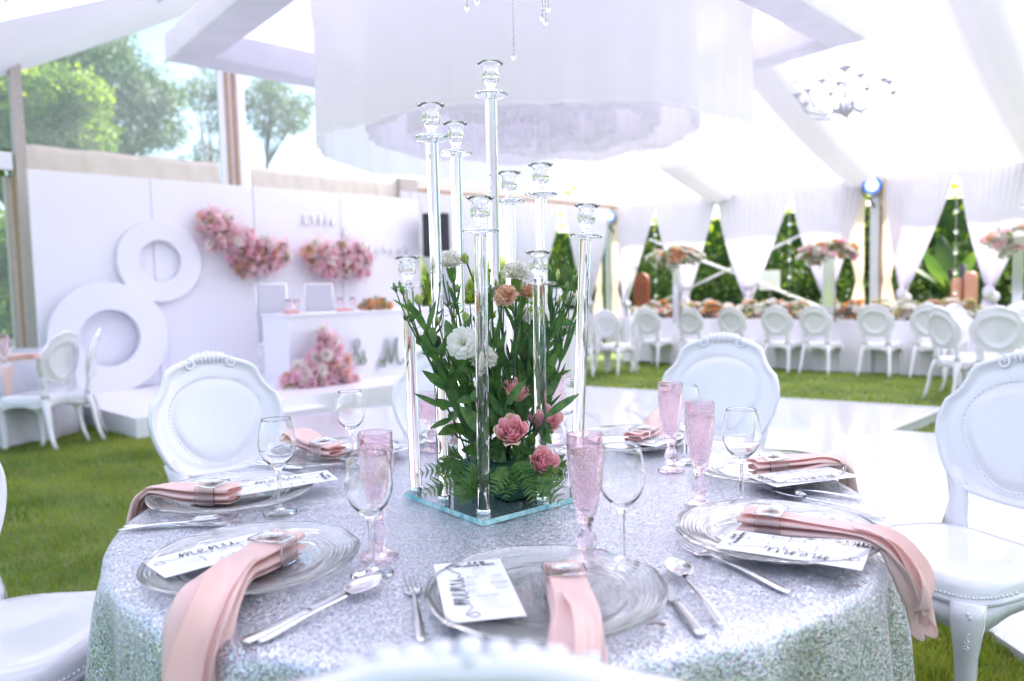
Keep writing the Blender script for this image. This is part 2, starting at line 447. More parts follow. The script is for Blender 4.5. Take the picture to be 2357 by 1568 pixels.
for t_ in (1.6, 3.4, 5.2, 9.6, 11.6):
    m_ = MB(); m_.tube([rp(t_+.05*math.sin(s_*1.3), s_, roofz(t_)-.10-.12*abs(math.sin(s_*1.18))) for s_ in np.linspace(.2, LEN-.2, 40)], .008, 5); m_.build('ceiling_seam', MT['seam'], roof)
for t_ in (0.0, WID):
    m_ = MB(); m_.beam(rp(t_,0,2.80), rp(t_,LEN,2.80), .12, .12); m_.build('eave_beam', MT['alu'], roof, smooth=False)
# gable: canvas band, posts, clear panes
def wl(px, py, c_=LW): return onwall(px, py, 'L', c_) - CORN
def gpost(px, w, mat, z0, z1, dep=.08, c_=LW, name='post', par=roof):
    p = onwall(px, 700, 'L', c_); a = Vector((p.x, p.y, z0)) - CORN; b_ = Vector((p.x, p.y, z1)) - CORN
    m_ = MB(); m_.beam(a, b_, w, dep, up=Vector((q2,-q2,0)).cross(Vector((0,0,1))).cross(Vector((0,0,1)))*-1); return m_.build(name, mat, par, smooth=False)
def wallbox(px0, px1, z0, z1, c_, thick, name, mat, par=roof, kind='L'):
    a = onwall(px0, 700, kind, c_); b_ = onwall(px1, 700, kind, c_)
    base = CORN if par is roof else Vector((0,0,0))
    m_ = MB(); m_.beam(Vector((a.x,a.y,(z0+z1)/2))-base, Vector((b_.x,b_.y,(z0+z1)/2))-base, thick, z1-z0)
    return m_.build(name, mat, par, smooth=False)
# rippled canvas bands
def band(px0, px1, z0, z1, c_, name, mat, amp=.02):
    a = onwall(px0, 700, 'L', c_)-CORN; b_ = onwall(px1, 700, 'L', c_)-CORN; m_ = MB()
    def f(u, v):
        p = a.lerp(b_, u); p.z = z0+(z1-z0)*v + .008*math.sin(u*21)*v
        d = .3*amp*math.sin(u*60+v*2.5)*math.cos(u*23) ; return p + Vector((q2,-q2,0))*d
    m_.grid(f, 60, 6); o = m_.build(name, mat, roof); solidify(o, .01); return o
band(72, 520, 2.55, 2.97, LW, 'canvas_band', MT['canvas'])
band(590, 930, 2.55, 2.95, LW, 'canvas_band', MT['canvas'])
wallbox(925, 965, 2.45, 3.0, LW-.06, .12, 'corner_bracket', MT['post'])
wallbox(965, 1425, 2.86, 3.00, LW-.03, .10, 'gable_beam', MT['canvas'])
wallbox(965, 1425, 2.80, 2.85, LW-.05, .08, 'gable_beam_edge', MT['wood'])
wallbox(-500, 48, 2.66, 2.86, LW, .12, 'gable_beam', MT['board'])
def gtop(px):
    p = onwall(px, 700, 'L', LW); return roofz((Vector((p.x,p.y,0))-CORN).dot(ADIR))
gpost(68, .11, MT['post'], -.3, gtop(68)-.05, .14)
gpost(55, .05, MT['wood'], -.3, 2.70, .10, LW+.1)
gpost(38, .10, MT['canvas'], -.3, 2.60, .05, LW+.2)
for px, w, mt in ((533,.10,'board'),(545.5,.045,'wood'),(553,.05,'board'),(561,.045,'wood'),(575,.12,'board')):
    gpost(px, w, MT[mt], 2.6, gtop(553)-.05, .07, LW-(.05 if mt=='wood' else 0))
# clear panes above the band
def pane(px0, px1, z0, par=roof):
    a = onwall(px0, 700, 'L', LW+.03)-CORN; b_ = onwall(px1, 700, 'L', LW+.03)-CORN; m_ = MB()
    def f(u, v):
        p = a.lerp(b_, u); zt = roofz(max(0.0, min(WID, Vector((p.x,p.y,0)).dot(ADIR)))) ; p.z = z0+(zt-z0)*v
        return p + Vector((q2,-q2,0))*.012*math.sin(u*9+v*7)
    m_.grid(f, 24, 8); return m_.build('clear_pane', MT['pvc'], par)
pane(-420, 60, 2.9); pane(78, 520, 2.95); pane(590, 930, 2.95); pane(930, 1400, 3.0)
m_ = MB(); a = onwall(-400,700,'L',LW+.15)-CORN; b_ = onwall(38,700,'L',LW+.15)-CORN
m_.add([(a.x,a.y,-.2),(b_.x,b_.y,-.2),(b_.x,b_.y,2.6),(a.x,a.y,2.6)],[(0,1,2,3)]); m_.build('clear_pane', MT['pvc'], roof)
# white fabric edge swag at the top left
m_ = MB()
def f(u, v):
    t_ = 7.8+u*6.6; z = roofz(t_) - .02 - (.55+.12*math.sin(PI*u))*v**1.0 * (.35+.65*u)
    return rp(t_, .05+.10*math.sin(v*3+u*5)+.9*(1-v), z+.08*(1-v))
m_.grid(f, 30, 8); m_.build('gable_swag', MT['liner'], roof)

# tied curtains
def curtain(p0, p1, ztop, zk, zb, kx=.5, nrm=Vector((-q2,-q2,0)), mat='curtain', label=None, gath=.05, seed=0, wtop=1.0):
    """panel hung from p0..p1 at ztop, gathered in a knot at zk"""
    g = random.Random(seed); Wd = (p1-p0).length; d = (p1-p0).normalized(); k0 = p0.lerp(p1, kx)
    t = empty('tied_curtain', (k0.x, k0.y, gz(k0.y)), label=label, cat='curtain', group='white curtains tied back along the tent walls')
    base = Vector(t.location); nf = 13; ph = g.random()*6
    m_ = MB()
    def f(u, v):
        # v: 0 top, 1 bottom
        z = ztop + (zb-ztop)*v
        if z > zk:
            s_ = (ztop-z)/(ztop-zk); w = Wd*(1-(1-gath/Wd)*s_**1.36)
        else:
            s_ = (zk-z)/max(.01, zk-zb); w = gath + .42*s_**.7
        c_ = k0.lerp((p0+p1)/2, max(0, 1-min(1, (ztop-z)/(ztop-zk)))**.8)
        x = (u-.5)*w
        dep = .035*math.sin(u*nf*2*PI+ph)*min(1, .25+1.2*abs(v)) + .02*math.sin(u*7+v*5+ph)
        if z > zk: dep += .05*math.sin(PI*s_)
        p = c_ + d*x + nrm*dep; return Vector((p.x-base.x, p.y-base.y, z-base.z))
    m_.grid(f, 78, 34); m_.build('panel', MT[mat], t)
    m_ = MB(); kz = zk-base.z
    m_.ball((k0.x-base.x-.02, k0.y-base.y-.02, kz-.03), .085, 10, 8, (1,1,1.25)); m_.ball((k0.x-base.x+.05, k0.y-base.y-.05, kz-.10), .07, 10, 8, (1,1,1.1))
    m_.build('knot', MT[mat], t); return t
def rw(px, c_=RW-.35): p = onwall(px, 700, 'R', c_); return Vector((p.x, p.y, 0))
def kn(px, py, c_=RW-.35): return onwall(px, py, 'R', c_)
i = 0
for (x0, x1, kxp, kyp, lab) in ((1425,1512,1438,690,'narrow white curtain tied beside the far corner post'),
        (1513,1652,1577,688,'white curtain tied behind the first tall flower stand'),
        (1653,1822,1722,692,'white curtain tied in front of the crossed poles, knot above the table'),
        (1823,1990,1903,690,'white curtain tied behind the white and orange flower stand'),
        (2040,2196,2077,672,'white curtain tied right of the aluminium post'),
        (2204,2400,2277,668,'wide white curtain tied at the right edge')):
    a, b_ = rw(x0), rw(x1); K = kn(kxp, kyp); kf = (Vector((K.x,K.y,0))-a).length/(b_-a).length
    zt = 2.80; curtain(a, b_, zt, K.z, -.25, kf, label=lab, seed=i, gath=.09); i += 1
for (x0, x1, kxp, lab) in ((930,1150,1030,'white curtain tied behind the black speaker'),(1150,1290,1215,'white curtain tied behind the tall candle rods'),
        (1296,1400,1352,'white curtain tied just left of the far corner')):
    a = onwall(x0,700,'L',LW-.3); b_ = onwall(x1,700,'L',LW-.3); a.z = b_.z = 0
    K = onwall(kxp, 690, 'L', LW-.3); kf = (Vector((K.x,K.y,0))-a).length/(b_-a).length
    curtain(a, b_, 2.78, .9, -.25, kf, nrm=Vector((q2,-q2,0)), label=lab, seed=i, gath=.22); i += 1
# cream drapes round the posts of the right wall
def cream(px, labels, w=.5):
    p = rw(px, RW-.15); t = empty('tent_post', (p.x,p.y,gz(p.y)), label=labels[0], cat='post')
    m_ = MB(); m_.beam((0,0,0),(0,0,3.0), .13, .13, up=Vector((q2,q2,0))); m_.build('column', MT['alu'], t, smooth=False)
    m_ = MB(); m_.beam((.13,-.0,0),(.13,0,2.9), .035, .09, up=Vector((q2,q2,0))); m_.build('wood_strip', MT['wood'], t, smooth=False)
    for s_ in (-1, 1):
        q = p + BDIR*s_*.36 + Vector((-.1,-.1,0))*.5
        t2 = empty('cream_drape', (q.x,q.y,gz(q.y)), label=labels[1] if s_ < 0 else labels[2], cat='drape'); m_ = MB()
        def f(u, v):
            z = 2.75*(1-v); zk = 1.05
            w_ = (.10 + .34*min(1, (abs(z-zk)/1.4))**.9) if z > zk else (.10+.30*((zk-z)/zk)**.8)
            pp = BDIR*((u-.5)*w_ - s_*.14*math.exp(-((z-zk)/.8)**2)) + Vector((-q2,-q2,0))*(.03*math.sin(u*30+v*3)+.02)
            return (pp.x, pp.y, z+.28)
        m_.grid(f, 40, 26); m_.build('panel', MT['cream'], t2)
cream(2014, ('aluminium tent post under the bright blue floodlight, right wall','cream drape tied left of the post on the right','cream drape tied right of the post on the right'))
cream(1404, ('far corner tent post under the smaller floodlight','cream drape left of the far corner post','cream drape right of the far corner post'))
# crossed bracing poles
for (a_, b2, lab) in (((1495,552),(1885,706),'long aluminium bracing pole sloping down to the right'),((1485,712),(1850,538),'aluminium bracing pole rising to the right across the other pole')):
    p = onwall(*a_, 'R', RW+.25 if a_[1] < 600 else RW+.42); q = onwall(*b2, 'R', RW+.25 if a_[1] < 600 else RW+.42)
    m_ = MB(); c_ = (p+q)/2; m_.beam(p-c_, q-c_, .04, .045); o = m_.build('bracing_pole', MT['alu'], smooth=False, label=lab, cat='pole'); o.location = c_
# clear side wall panes of the right wall
# floodlights
def flood(px, py, c_, r, lab, tilt):
    p = onwall(px, py, 'R', c_); t = empty('floodlight', p, label=lab, cat='stage light', group='blue floodlights on the tent posts')
    d = Vector((-p.x, -p.y, -.6)).normalized(); q = d.to_track_quat('Z','Y').to_matrix().to_4x4()
    m_ = MB(); m_.lathe([(0,-.16),(r*.75,-.16),(r*.95,-.10),(r*1.05,.0),(r*1.05,.03),(r*.96,.03)], 24, q); m_.build('housing', MT['dark'], t)
    m_ = MB(); m_.lathe([(0,.026),(r*.95,.026)], 24, q); m_.build('lens', emis('blue_led_glow', (.05,.16,1.0), .9), t, smooth=False)
    m_ = MB(); 
    for rr, n in ((0,1),(.3,6),(.6,12)):
        for k in range(n):
            a = 2*PI*k/n; m_.lathe([(0,.034),(r*.14,.032),(r*.14,.026)], 8, q @ Matrix.Translation((rr*r*math.cos(a), rr*r*math.sin(a), 0)))
    m_.build('led_cluster', emis('white_led', (.7,.85,1), 1.0), t, kind='stuff')
    m_ = MB(); m_.tube([(-r*1.15,0,0),(-r*1.1,0,-.14),(0,.08,-.2),(r*1.1,0,-.14),(r*1.15,0,0)], .012, 6); m_.tube([(0,.08,-.2),(0.1,.12,-.34)], .02, 6); m_.build('bracket', MT['dark'], t)
flood(2007, 427, RW-.6, .135, 'larger blue floodlight on the post at the right', 0)
flood(1403, 498, RW-.5, .115, 'smaller blue floodlight at the far corner post', 0)
# ------------------------------------------------------------------ ornate white chairs
OUT = [(0,.980),(.03,.981),(.055,.976),(.078,.966),(.10,.958),(.135,.946),(.160,.932),(.173,.914),(.178,.894),(.192,.862),(.212,.838),(.231,.820),(.238,.795),(.245,.765),(.245,.735),(.239,.70),(.226,.66),(.208,.622),(.190,.592),(.165,.566),(.12,.550),(.06,.543),(0,.541)]
def polar(poly, cz, th):
    """distance from (0,cz) to the closed outline in direction th"""
    dx, dz = math.cos(th), math.sin(th); best = None; n = len(poly)
    for i in range(n):
        x1, z1 = poly[i]; x2, z2 = poly[(i+1) % n]; ex, ez = x2-x1, z2-z1; den = dx*ez-dz*ex
        if abs(den) < 1e-12: continue
        t_ = (x1*ez-(z1-cz)*ex)/den; s_ = (x1*dz-(z1-cz)*dx)/den
        if t_ > 0 and -1e-6 <= s_ <= 1+1e-6 and (best is None or t_ > best): best = t_
    return best or .1
OUTL = OUT + [(-x, z) for x, z in OUT[-2:0:-1]]
INN = []
for k in range(48):
    a = 2*PI*k/48; w = .160*(1+.16*math.sin(a)) if math.sin(a) > 0 else .160*(1+.22*math.sin(a)); INN.append((w*math.cos(a), .735+.150*math.sin(a)))
def warp(x, y, z):  # backrest bends round the sitter and leans back
    return (x, y - .195 + .75*x*x - max(0, z-.45)*.20, z)
def make_chair(name='ornate_chair'):
    t = empty(name, label='x', cat='chair'); m_ = MB(); K = 96; cz = .735
    ths = [2*PI*(k+.5)/K for k in range(K)]
    Ro = [polar(OUTL, cz, a) for a in ths]; Ri = [polar(INN, cz, a) for a in ths]
    fr = [(0,1.0,.000),(0,.992,.012),(0,.965,.019),(0,.93,.016),(0,.905,.008),(.5,0,.008),(1,1.10,.010),(1,1.05,.0075),(1,1.0,.0065),(1,.95,.0105),(1,.80,.012),(1,.5,.011),(1,.2,.010)]
    rr = [(0,.992,-.012),(0,.95,-.018),(0,.90,-.014),(.5,0,-.014),(1,1.10,-.018),(1,1.02,-.024),(1,.94,-.012),(1,.6,-.010),(1,.2,-.010)]
    def ring(sp):
        b = len(m_.v); mode, k_, y = sp
        for i, a in enumerate(ths):
            r = Ro[i]*k_ if mode == 0 else (Ri[i]*k_ if mode == 1 else (Ro[i]*.9*.5+Ri[i]*1.1*.5))
            m_.v.append(warp(r*math.cos(a), y, cz+r*math.sin(a)))
        return b
    rings = [ring(s_) for s_ in rr[::-1]] + [ring(s_) for s_ in fr]
    for a, b in zip(rings, rings[1:]):
        for k in range(K): m_.f.append((a+k, a+(k+1) % K, b+(k+1) % K, b+k))
    c0 = len(m_.v); m_.v.append(warp(0,-.010,cz)); c1 = len(m_.v); m_.v.append(warp(0,.011,cz))
    for k in range(K):
        m_.f.append((rings[0]+k, c0, rings[0]+(k+1) % K)); m_.f.append((rings[-1]+k, rings[-1]+(k+1) % K, c1))
    m_.build('backrest', MT['chair'], t)
    # stiles
    for s_ in (-1, 1):
        m_ = MB(); m_.tube([warp(s_*.185,.0,.615), warp(s_*.160,.0,.565), warp(s_*.150,0,.52), warp(s_*.150,.0,.47), (s_*.158,-.19,.43)], [(.022,.016),(.036,.017),(.034,.018),(.040,.020),(.05,.024)], 10, ref=(0,1,0)); m_.build('back_stile', MT['chair'], t)
    # crest: scrolls and flutes
    for s_ in (-1, 1):
        pts = []; m_ = MB()
        for k in range(22):
            a = k/21*PI*2.6; r = .021*(1-k/26); pts.append(warp(s_*(.078 + r*math.cos(a+PI*.45)), .014, .943+r*math.sin(a+PI*.45)))
        m_.tube(pts, [.0055*(1-.4*k/21) for k in range(22)], 6); m_.build('crest_scroll', MT['chair'], t)
    for k in range(-3, 4):
        m_ = MB()
        x = k*.0175; zt = .986-abs(k)*.0028
        m_.tube([warp(x*.75,.012,.944), warp(x*.9,.0135,.962), warp(x,.012,zt-.007), warp(x,.003,zt-.001), warp(x,-.012,zt-.010)], [(.003,.002),(.0072,.0045),(.0086,.006),(.0086,.006),(.004,.003)], 8, ref=(0,1,0)); m_.build('crest_flute', MT['chair'], t)
    m_ = MB()
    for k in range(76):
        a = 2*PI*k/76; r = polar(INN, cz, a)*1.055; m_.ball(warp(r*math.cos(a), .0095, cz+r*math.sin(a)), .0031, 5, 4)
    m_.build('bead_trim', MT['chair'], t, kind='stuff')
    # seat
    def so(a):
        ca, sa = math.cos(a), math.sin(a); e = 2/3.6
        x = abs(ca)**e*(1 if ca > 0 else -1); y = abs(sa)**e*(1 if sa > 0 else -1)
        wx = .250 if y > 0 else .250+.045*y
        wx = .228+.026*y
        return wx*x, .01+.215*y
    m_ = MB(); n = 64; sec = [(0,.452),(.4,.455),(.7,.458),(.86,.456),(.94,.448),(.985,.432),(1.0,.412),(1.0,.404),(1.015,.402),(1.015,.392),(1.0,.388),(.97,.385)]
    rings = []
    for k_, z in sec:
        b = len(m_.v); rings.append(b)
        for i in range(n):
            x, y = so(2*PI*i/n)
            zz = z - (.012*math.exp(-((x/.12)**2+((y-.0)/.13)**2)) if z > .44 else 0)*k_
            m_.v.append((x*k_, .01+(y-.01)*k_, zz))
    for a, b in zip(rings, rings[1:]):
        for i in range(n): m_.f.append((a+i, a+(i+1) % n, b+(i+1) % n, b+i))
    m_.build('seat', MT['chair'], t)
    # apron with a wavy lower edge
    m_ = MB(); lo = []
    for ins, top in ((0,True),(0,False),(.02,False),(.02,True)):
        b = len(m_.v); lo.append(b)
        for i in range(n):
            a = 2*PI*i/n; x, y = so(a); k_ = .985-ins*4.0*0.3
            cor = abs(math.sin(2*a))**3
            z = .392 if top else .352-.035*cor+.008*math.cos(8*a)
            m_.v.append((x*k_, .01+(y-.01)*k_, z))
    for a, b in zip(lo, lo[1:]+lo[:1]):
        for i in range(n): m_.f.append((a+i, a+(i+1) % n, b+(i+1) % n, b+i))
    m_.build('apron', MT['chair'], t)
    m_ = MB()
    for i in range(110):
        x, y = so(2*PI*i/110); m_.ball((x*1.004, .01+(y-.01)*1.004, .412), .0038, 5, 4)
    m_.build('bead_trim', MT['chair'], t, kind='stuff')
    for s_ in (-1, 1):
        m_ = MB(); m_.tube([(s_*.202,.175,.395),(s_*.206,.182,.36),(s_*.206,.184,.32),(s_*.200,.178,.26),(s_*.195,.172,.16),(s_*.193,.170,.05),(s_*.195,.176,.012),(s_*.195,.178,0)],
            [(.042,.040),(.042,.040),(.036,.034),(.028,.027),(.024,.024),(.020,.020),(.023,.023),(.022,.022)], 12); m_.build('leg', MT['chair'], t)
        m_ = MB(); m_.tube([(s_*.150,-.165,.43),(s_*.168,-.195,.38),(s_*.182,-.222,.30),(s_*.190,-.236,.20),(s_*.198,-.262,.09),(s_*.206,-.300,0)],
            [(.034,.030),(.034,.028),(.028,.022),(.023,.019),(.020,.017),(.021,.017)], 10); m_.build('leg', MT['chair'], t)
    for s_ in (-1, 1):      # carved flowers on the knees of the front legs
        m_ = MB()
        for z, r in ((.372,.011),(.350,.009),(.330,.008),(.312,.007),(.296,.006)):
            for k in range(5):
                a = 2*PI*k/5; m_.ball((s_*(.226)+.5*r*math.cos(a)*s_, .208+.3*r*math.cos(a)*-1, z+r*math.sin(a)*.8), r*.62, 6, 4)
        m_.build('knee_carving', MT['chair'], t, kind='stuff')
    return t
CH = make_chair(); CHT = tree_of(CH); first = [True]
def chair(x, y, f, label, group=None, backoff=.20, cut=0):
    """x, y: where the middle of the backrest stands; f: direction the chair faces"""
    fl = math.hypot(*f); fx, fy = f[0]/fl, f[1]/fl
    loc = (x+fx*backoff, y+fy*backoff, gz(y))
    if first[0]:
        first[0] = False; o = CH; o.location = loc; o.rotation_euler = (0,0,yaw(fx,fy)); o['label'] = label
    else: o = dup(CH, loc, yaw(fx,fy), label, CHT)
    if group: o['group'] = group
    return o
TC = Vector((-.031, 1.614, .76)); TR = .75
def face(x, y, k=1.0, tgt=TC): return (tgt.x-x, tgt.y-y)
g1 = 'white ornate chairs round the sequined table'
chair(.84, 3.16, face(.84,3.16), 'white ornate chair behind the table, right of the flowers, its whole back facing us', g1)
chair(-1.07, 2.80, face(-1.07,2.80), 'white ornate chair behind the table at the left, before the stage', g1)
chair(-.26, 3.20, face(-.26,3.2), 'white ornate chair half hidden behind the glass rods and flowers', g1)
chair(1.40, 2.17, (-.947,-.32), 'white ornate chair at the right edge with a pink napkin hanging over its seat', g1)
chair(-1.345, 1.74, (1,-.08), 'white ornate chair cut off at the left edge, seat beside the tablecloth', g1)
chair(-.03, .475, (0.02,1), 'white ornate chair nearest the camera, only its blurred crest at the bottom edge', g1, backoff=.281)
g2 = 'white ornate chairs along the long head table'
labs = ['third','fourth','fifth','sixth','seventh','eighth','ninth']
def line(px):
    u = (px-1178)/1782; Y = (2.22+1.11*12.9)/(u+1.11); return u*Y, Y
for px, lab in ((1495,'head table chair right of the candle rods, before the first tall flower stand'),(1590,'head table chair partly behind the crest of the big nearer chair'),
        (1687,'head table chair above the big nearer chair, below the crossed poles'),(1790,'head table chair just right of the big nearer chair'),
        (1880,'head table chair below the white and orange flower stand'),(2018,'head table chair standing apart below the aluminium post'),(2142,'head table chair partly hidden by the chair standing sideways')):
    x, y = line(px); chair(x, y, (1,1.05), lab, g2)
chair(*W2(at(1398,700,11.6)), (.75,1), 'left end chair of the head table, turned slightly away', g2)
chair(*W2(at(1452,700,12.0)), (-1,.25), 'head table chair seen from the side, its thin back towards the right', g2)
chair(*W2(at(1330,700,11.4)), (.1,1), 'chair mostly hidden behind the right glass rod at the far left of the head table', g2)
g3 = 'white chairs at the right side table'
chair(*W2(at(2178,700,7.9)), (1,.15), 'white chair seen from the side in front of the head table, at the right', g3)
chair(*W2(at(2212,700,8.6)), (.55,-1), 'white chair turned towards us between the side-on chair and the right edge', g3)
chair(*W2(at(2300,700,7.3)), (.65,.75), 'broad backed white chair seen from behind near the right edge', g3)
chair(*W2(at(2350,700,9.6)), (.3,1), 'white chair at the very right edge, just its grey top showing', g3)
g4 = 'white chairs at the far left table'
chair(*W2(at(130,800,6.55)), (-1,.12), 'white chair at the far left table seen from behind at an angle', g4)
chair(*W2(at(203,800,6.9)), (-.88,-.42), 'white chair at the far left seen edge on before the big disc', g4)
# ------------------------------------------------------------------ backdrop wall on the stage
BD = 13.6
NB = Vector((q2,-q2,0)); TB = Vector((q2,q2,0))      # out of the backdrop ; along it
def bd(px, py, off=0.0): return onwall(px, py, 'L', BD-off*math.sqrt(2))
t = empty('backdrop', bd(83,905), label='tall white panelled backdrop wall standing on the stage', cat='backdrop'); B0 = Vector(t.location)
seams = [83, 361, 594, 791, 971]; zt = bd(83,391).z
for i in range(4):
    a = bd(seams[i], 700)-B0; b_ = bd(seams[i+1], 700)-B0; a.z = b_.z = 0; d = (b_-a).normalized()*.004
    m_ = MB(); 
    vs = []
    for p in (a+d, b_-d):
        for z in (.122-B0.z, zt-B0.z):
            for k in (0, -.05): vs.append(p+NB*k+Vector((0,0,z)))
    m_.add(vs, [(0,2,3,1),(0,4,6,2),(4,5,7,6),(1,3,7,5),(2,6,7,3),(0,1,5,4)])
    o = m_.build('panel', MT['board'], t, smooth=False); bevel(o, .006, 2)
m_ = MB(); a = bd(83,700)-B0; b_ = bd(971,700)-B0; a.z = b_.z = 1.3; m_.beam(a-NB*.09, b_-NB*.09, .06, .08); m_.build('rear_batten', MT['post'], t, smooth=False)
# discs
QD = Matrix(((q2,0,q2,0),(q2,0,-q2,0),(0,1,0,0),(0,0,0,1)))   # local x->along wall, y->up, z->out of the wall
def disc(cx, cy, ro, ri, off, lab, th=.07):
    p = bd(cx, cy, off); M4 = QD
    m_ = MB(); m_.lathe([(ri,th),(ri+.004,th+.003),(ro-.004,th+.003),(ro,th),(ro,0),(ri,0)], 192, M4, closed=True)
    o = m_.build('ring_panel', MT['board'], smooth=False, label=lab, cat='ring panel'); o.location = p
    m = o.modifiers.new('e', 'EDGE_SPLIT'); m.split_angle = math.radians(40)
disc(251, 778, .635, .325, .10, 'larger white ring standing on the stage against the backdrop')
disc(365, 602, .485, .250, .02, 'smaller white ring fixed on the backdrop above the larger ring')
# lettering
def textmesh(s, size, extrude, name, mat, bold=0.0, shear=0.0, spacing=1.0):
    cu = bpy.data.curves.new('tmp', 'FONT'); cu.body = s; cu.size = size; cu.extrude = extrude; cu.offset = bold; cu.shear = shear
    cu.align_x = 'CENTER'; cu.align_y = 'CENTER'; cu.space_character = spacing; cu.resolution_u = 3
    o = bpy.data.objects.new('tmp', cu); COL.objects.link(o)
    dg = bpy.context.evaluated_depsgraph_get(); me = bpy.data.meshes.new_from_object(o.evaluated_get(dg)); me.name = name
    bpy.data.objects.remove(o); me.materials.clear(); me.materials.append(mat); return me
MT['letter'] = plain('satin_silver_letter', (.80,.80,.87), .25, metal=.6)
def letters(word, px0, px1, py0, py1, size, off, lab, shear=0, bold=.002, c_=None):
    ch = []; n = len(word); p0 = bd(px0, py0, off); p1 = bd(px1, py1, off)
    t = empty('sign_lettering', (p0+p1)/2, label=lab, cat='lettering')
    for i, s in enumerate(word):
        f_ = i/(n-1) if n > 1 else .5
        o = obj('letter', textmesh(s, size, .010, 'letter', MT['letter'], bold, shear), t)
        o.matrix_local = Matrix.Translation(p0.lerp(p1, f_)-(p0+p1)/2) @ QD
letters('Effie', 706, 768, 505, 508, 0.19, .03, 'raised silver lettering Effie on the backdrop above the pink flowers')
letters('&', 797, 797, 537, 537, .20, .03, 'raised silver ampersand between the two names on the backdrop')
letters('Michael', 838, 934, 572, 578, .17, .03, 'raised silver lettering Michael on the backdrop left of the speaker')

# ------------------------------------------------------------------ desk
DK = 11.4
def dk(px, py, off=0.0): return onwall(px, py, 'L', DK-off*math.sqrt(2))
pA = dk(663,725); pA.z = .12; pB = dk(1235,725)
Lk = (Vector((pB.x,pB.y,0))-Vector((pA.x,pA.y,0))).length; hk = dk(663,725).z-.12
t = empty('sweetheart_desk', pA, math.radians(45), label='long white desk on the stage in front of the backdrop', cat='desk')
# local x along the wall, local y towards the backdrop
m_ = MB(); m_.box((0,0,0),(Lk,.035,hk-.03)); m_.build('front_panel', MT['board'], t, smooth=False)
m_ = MB(); m_.box((0,.037,0),(.035,.62,hk-.03)); m_.build('side_panel', MT['board'], t, smooth=False)
m_ = MB(); m_.box((Lk-.035,.037,0),(Lk,.62,hk-.03)); m_.build('side_panel', MT['board'], t, smooth=False)
m_ = MB(); m_.box((-.012,-.015,hk-.028),(Lk+.012,.65,hk)); o = m_.build('desktop', MT['board'], t, smooth=False); bevel(o,.006)
# script E & M on the desk front, drawn as strokes
def stroke(pts, w, depth, M4, m_, n=8):
    P = []
    k = len(pts)
    for i in range(k-1):
        p0 = Vector(pts[max(i-1,0)]); p1 = Vector(pts[i]); p2 = Vector(pts[i+1]); p3 = Vector(pts[min(i+2,k-1)])
        for j in range(n):
            u = j/n; P.append(.5*((2*p1)+(-p0+p2)*u+(2*p0-5*p1+4*p2-p3)*u*u+(-p0+3*p1-3*p2+p3)*u**3))
    P.append(Vector(pts[-1])); b = len(m_.v); N_ = len(P)
    for i, p in enumerate(P):
        a = P[max(i-1,0)]; c_ = P[min(i+1,N_-1)]; d = (c_-a); d = d.normalized() if d.length > 1e-9 else Vector((1,0))
        nn = Vector((-d.y, d.x)); s_ = w*(.35+.65*abs(d.y))*min(1, (i+1)/3, (N_-i)/3)
        for q, zz in ((p+nn*s_, 0),(p+nn*s_, depth),(p-nn*s_, depth),(p-nn*s_, 0)): m_.v.append(tuple(M4 @ Vector((q.x,q.y,zz))))
    for i in range(N_-1):
        for j in range(4):
            j2 = (j+1) % 4; m_.f.append((b+4*i+j, b+4*i+j2, b+4*(i+1)+j2, b+4*(i+1)+j))
    m_.f.append((b,b+3,b+2,b+1)); e = b+4*(N_-1); m_.f.append((e,e+1,e+2,e+3))
GL = {
 'E': [[(.34,.86),(.42,.98),(.30,1.0),(.16,.88),(.14,.70),(.28,.58),(.36,.56),(.20,.52),(.04,.36),(.02,.16),(.16,.0),(.36,.06),(.48,.24)]],
 '&': [[(.62,.30),(.66,.10),(.50,.0),(.36,.30),(.20,.66),(.26,.92),(.40,.94),(.42,.76),(.26,.52),(.06,.30),(.06,.08),(.22,.0),(.46,.16),(.62,.44),(.52,.50)]],
 'M': [[(.02,.10),(.10,-.04),(.22,.02),(.20,.22),(.10,.28),(.08,.10)],[(.20,.02),(.34,.50),(.42,.98),(.46,.50),(.52,.10),(.70,.60),(.82,1.02),(.80,.40),(.88,.04),(1.02,.08),(1.10,.24)]],
 'm': [[(0,.1),(.08,.42),(.12,.5),(.10,.2),(.06,0)],[(.07,.1),(.22,.44),(.28,.46),(.26,.2),(.22,0)],[(.23,.1),(.38,.44),(.44,.46),(.42,.16),(.46,0),(.56,.12)]],
 'e': [[(0,.12),(.14,.22),(.22,.40),(.14,.50),(.05,.34),(.06,.08),(.18,0),(.32,.12)]],
 'n': [[(0,.1),(.08,.42),(.12,.5),(.10,.2),(.06,0)],[(.07,.1),(.24,.44),(.30,.46),(.28,.16),(.32,0),(.44,.12)]],
 'u': [[(0,.3),(.08,.48),(.06,.12),(.16,0),(.28,.14),(.34,.48)],[(.34,.48),(.32,.14),(.40,0),(.52,.12)]],
}
for s, px, py, hh in (('E',784,806,.34),('&',828,809,.33),('M',893,812,.36)):
    p = dk(px, py, .03); m_ = MB(); Mt = QD @ Matrix.Scale(hh, 4)
    for st in GL[s]: stroke([(x-.45, y-.5) for x, y in st], .035, .06, Mt, m_)
    o = m_.build('script_letter', MT['silverfoil'], smooth=False, label={'E':'silver script letter E behind the pink flowers on the desk front','&':'silver script ampersand on the desk front','M':'silver script letter M on the desk front'}[s], cat='letter'); o.location = p
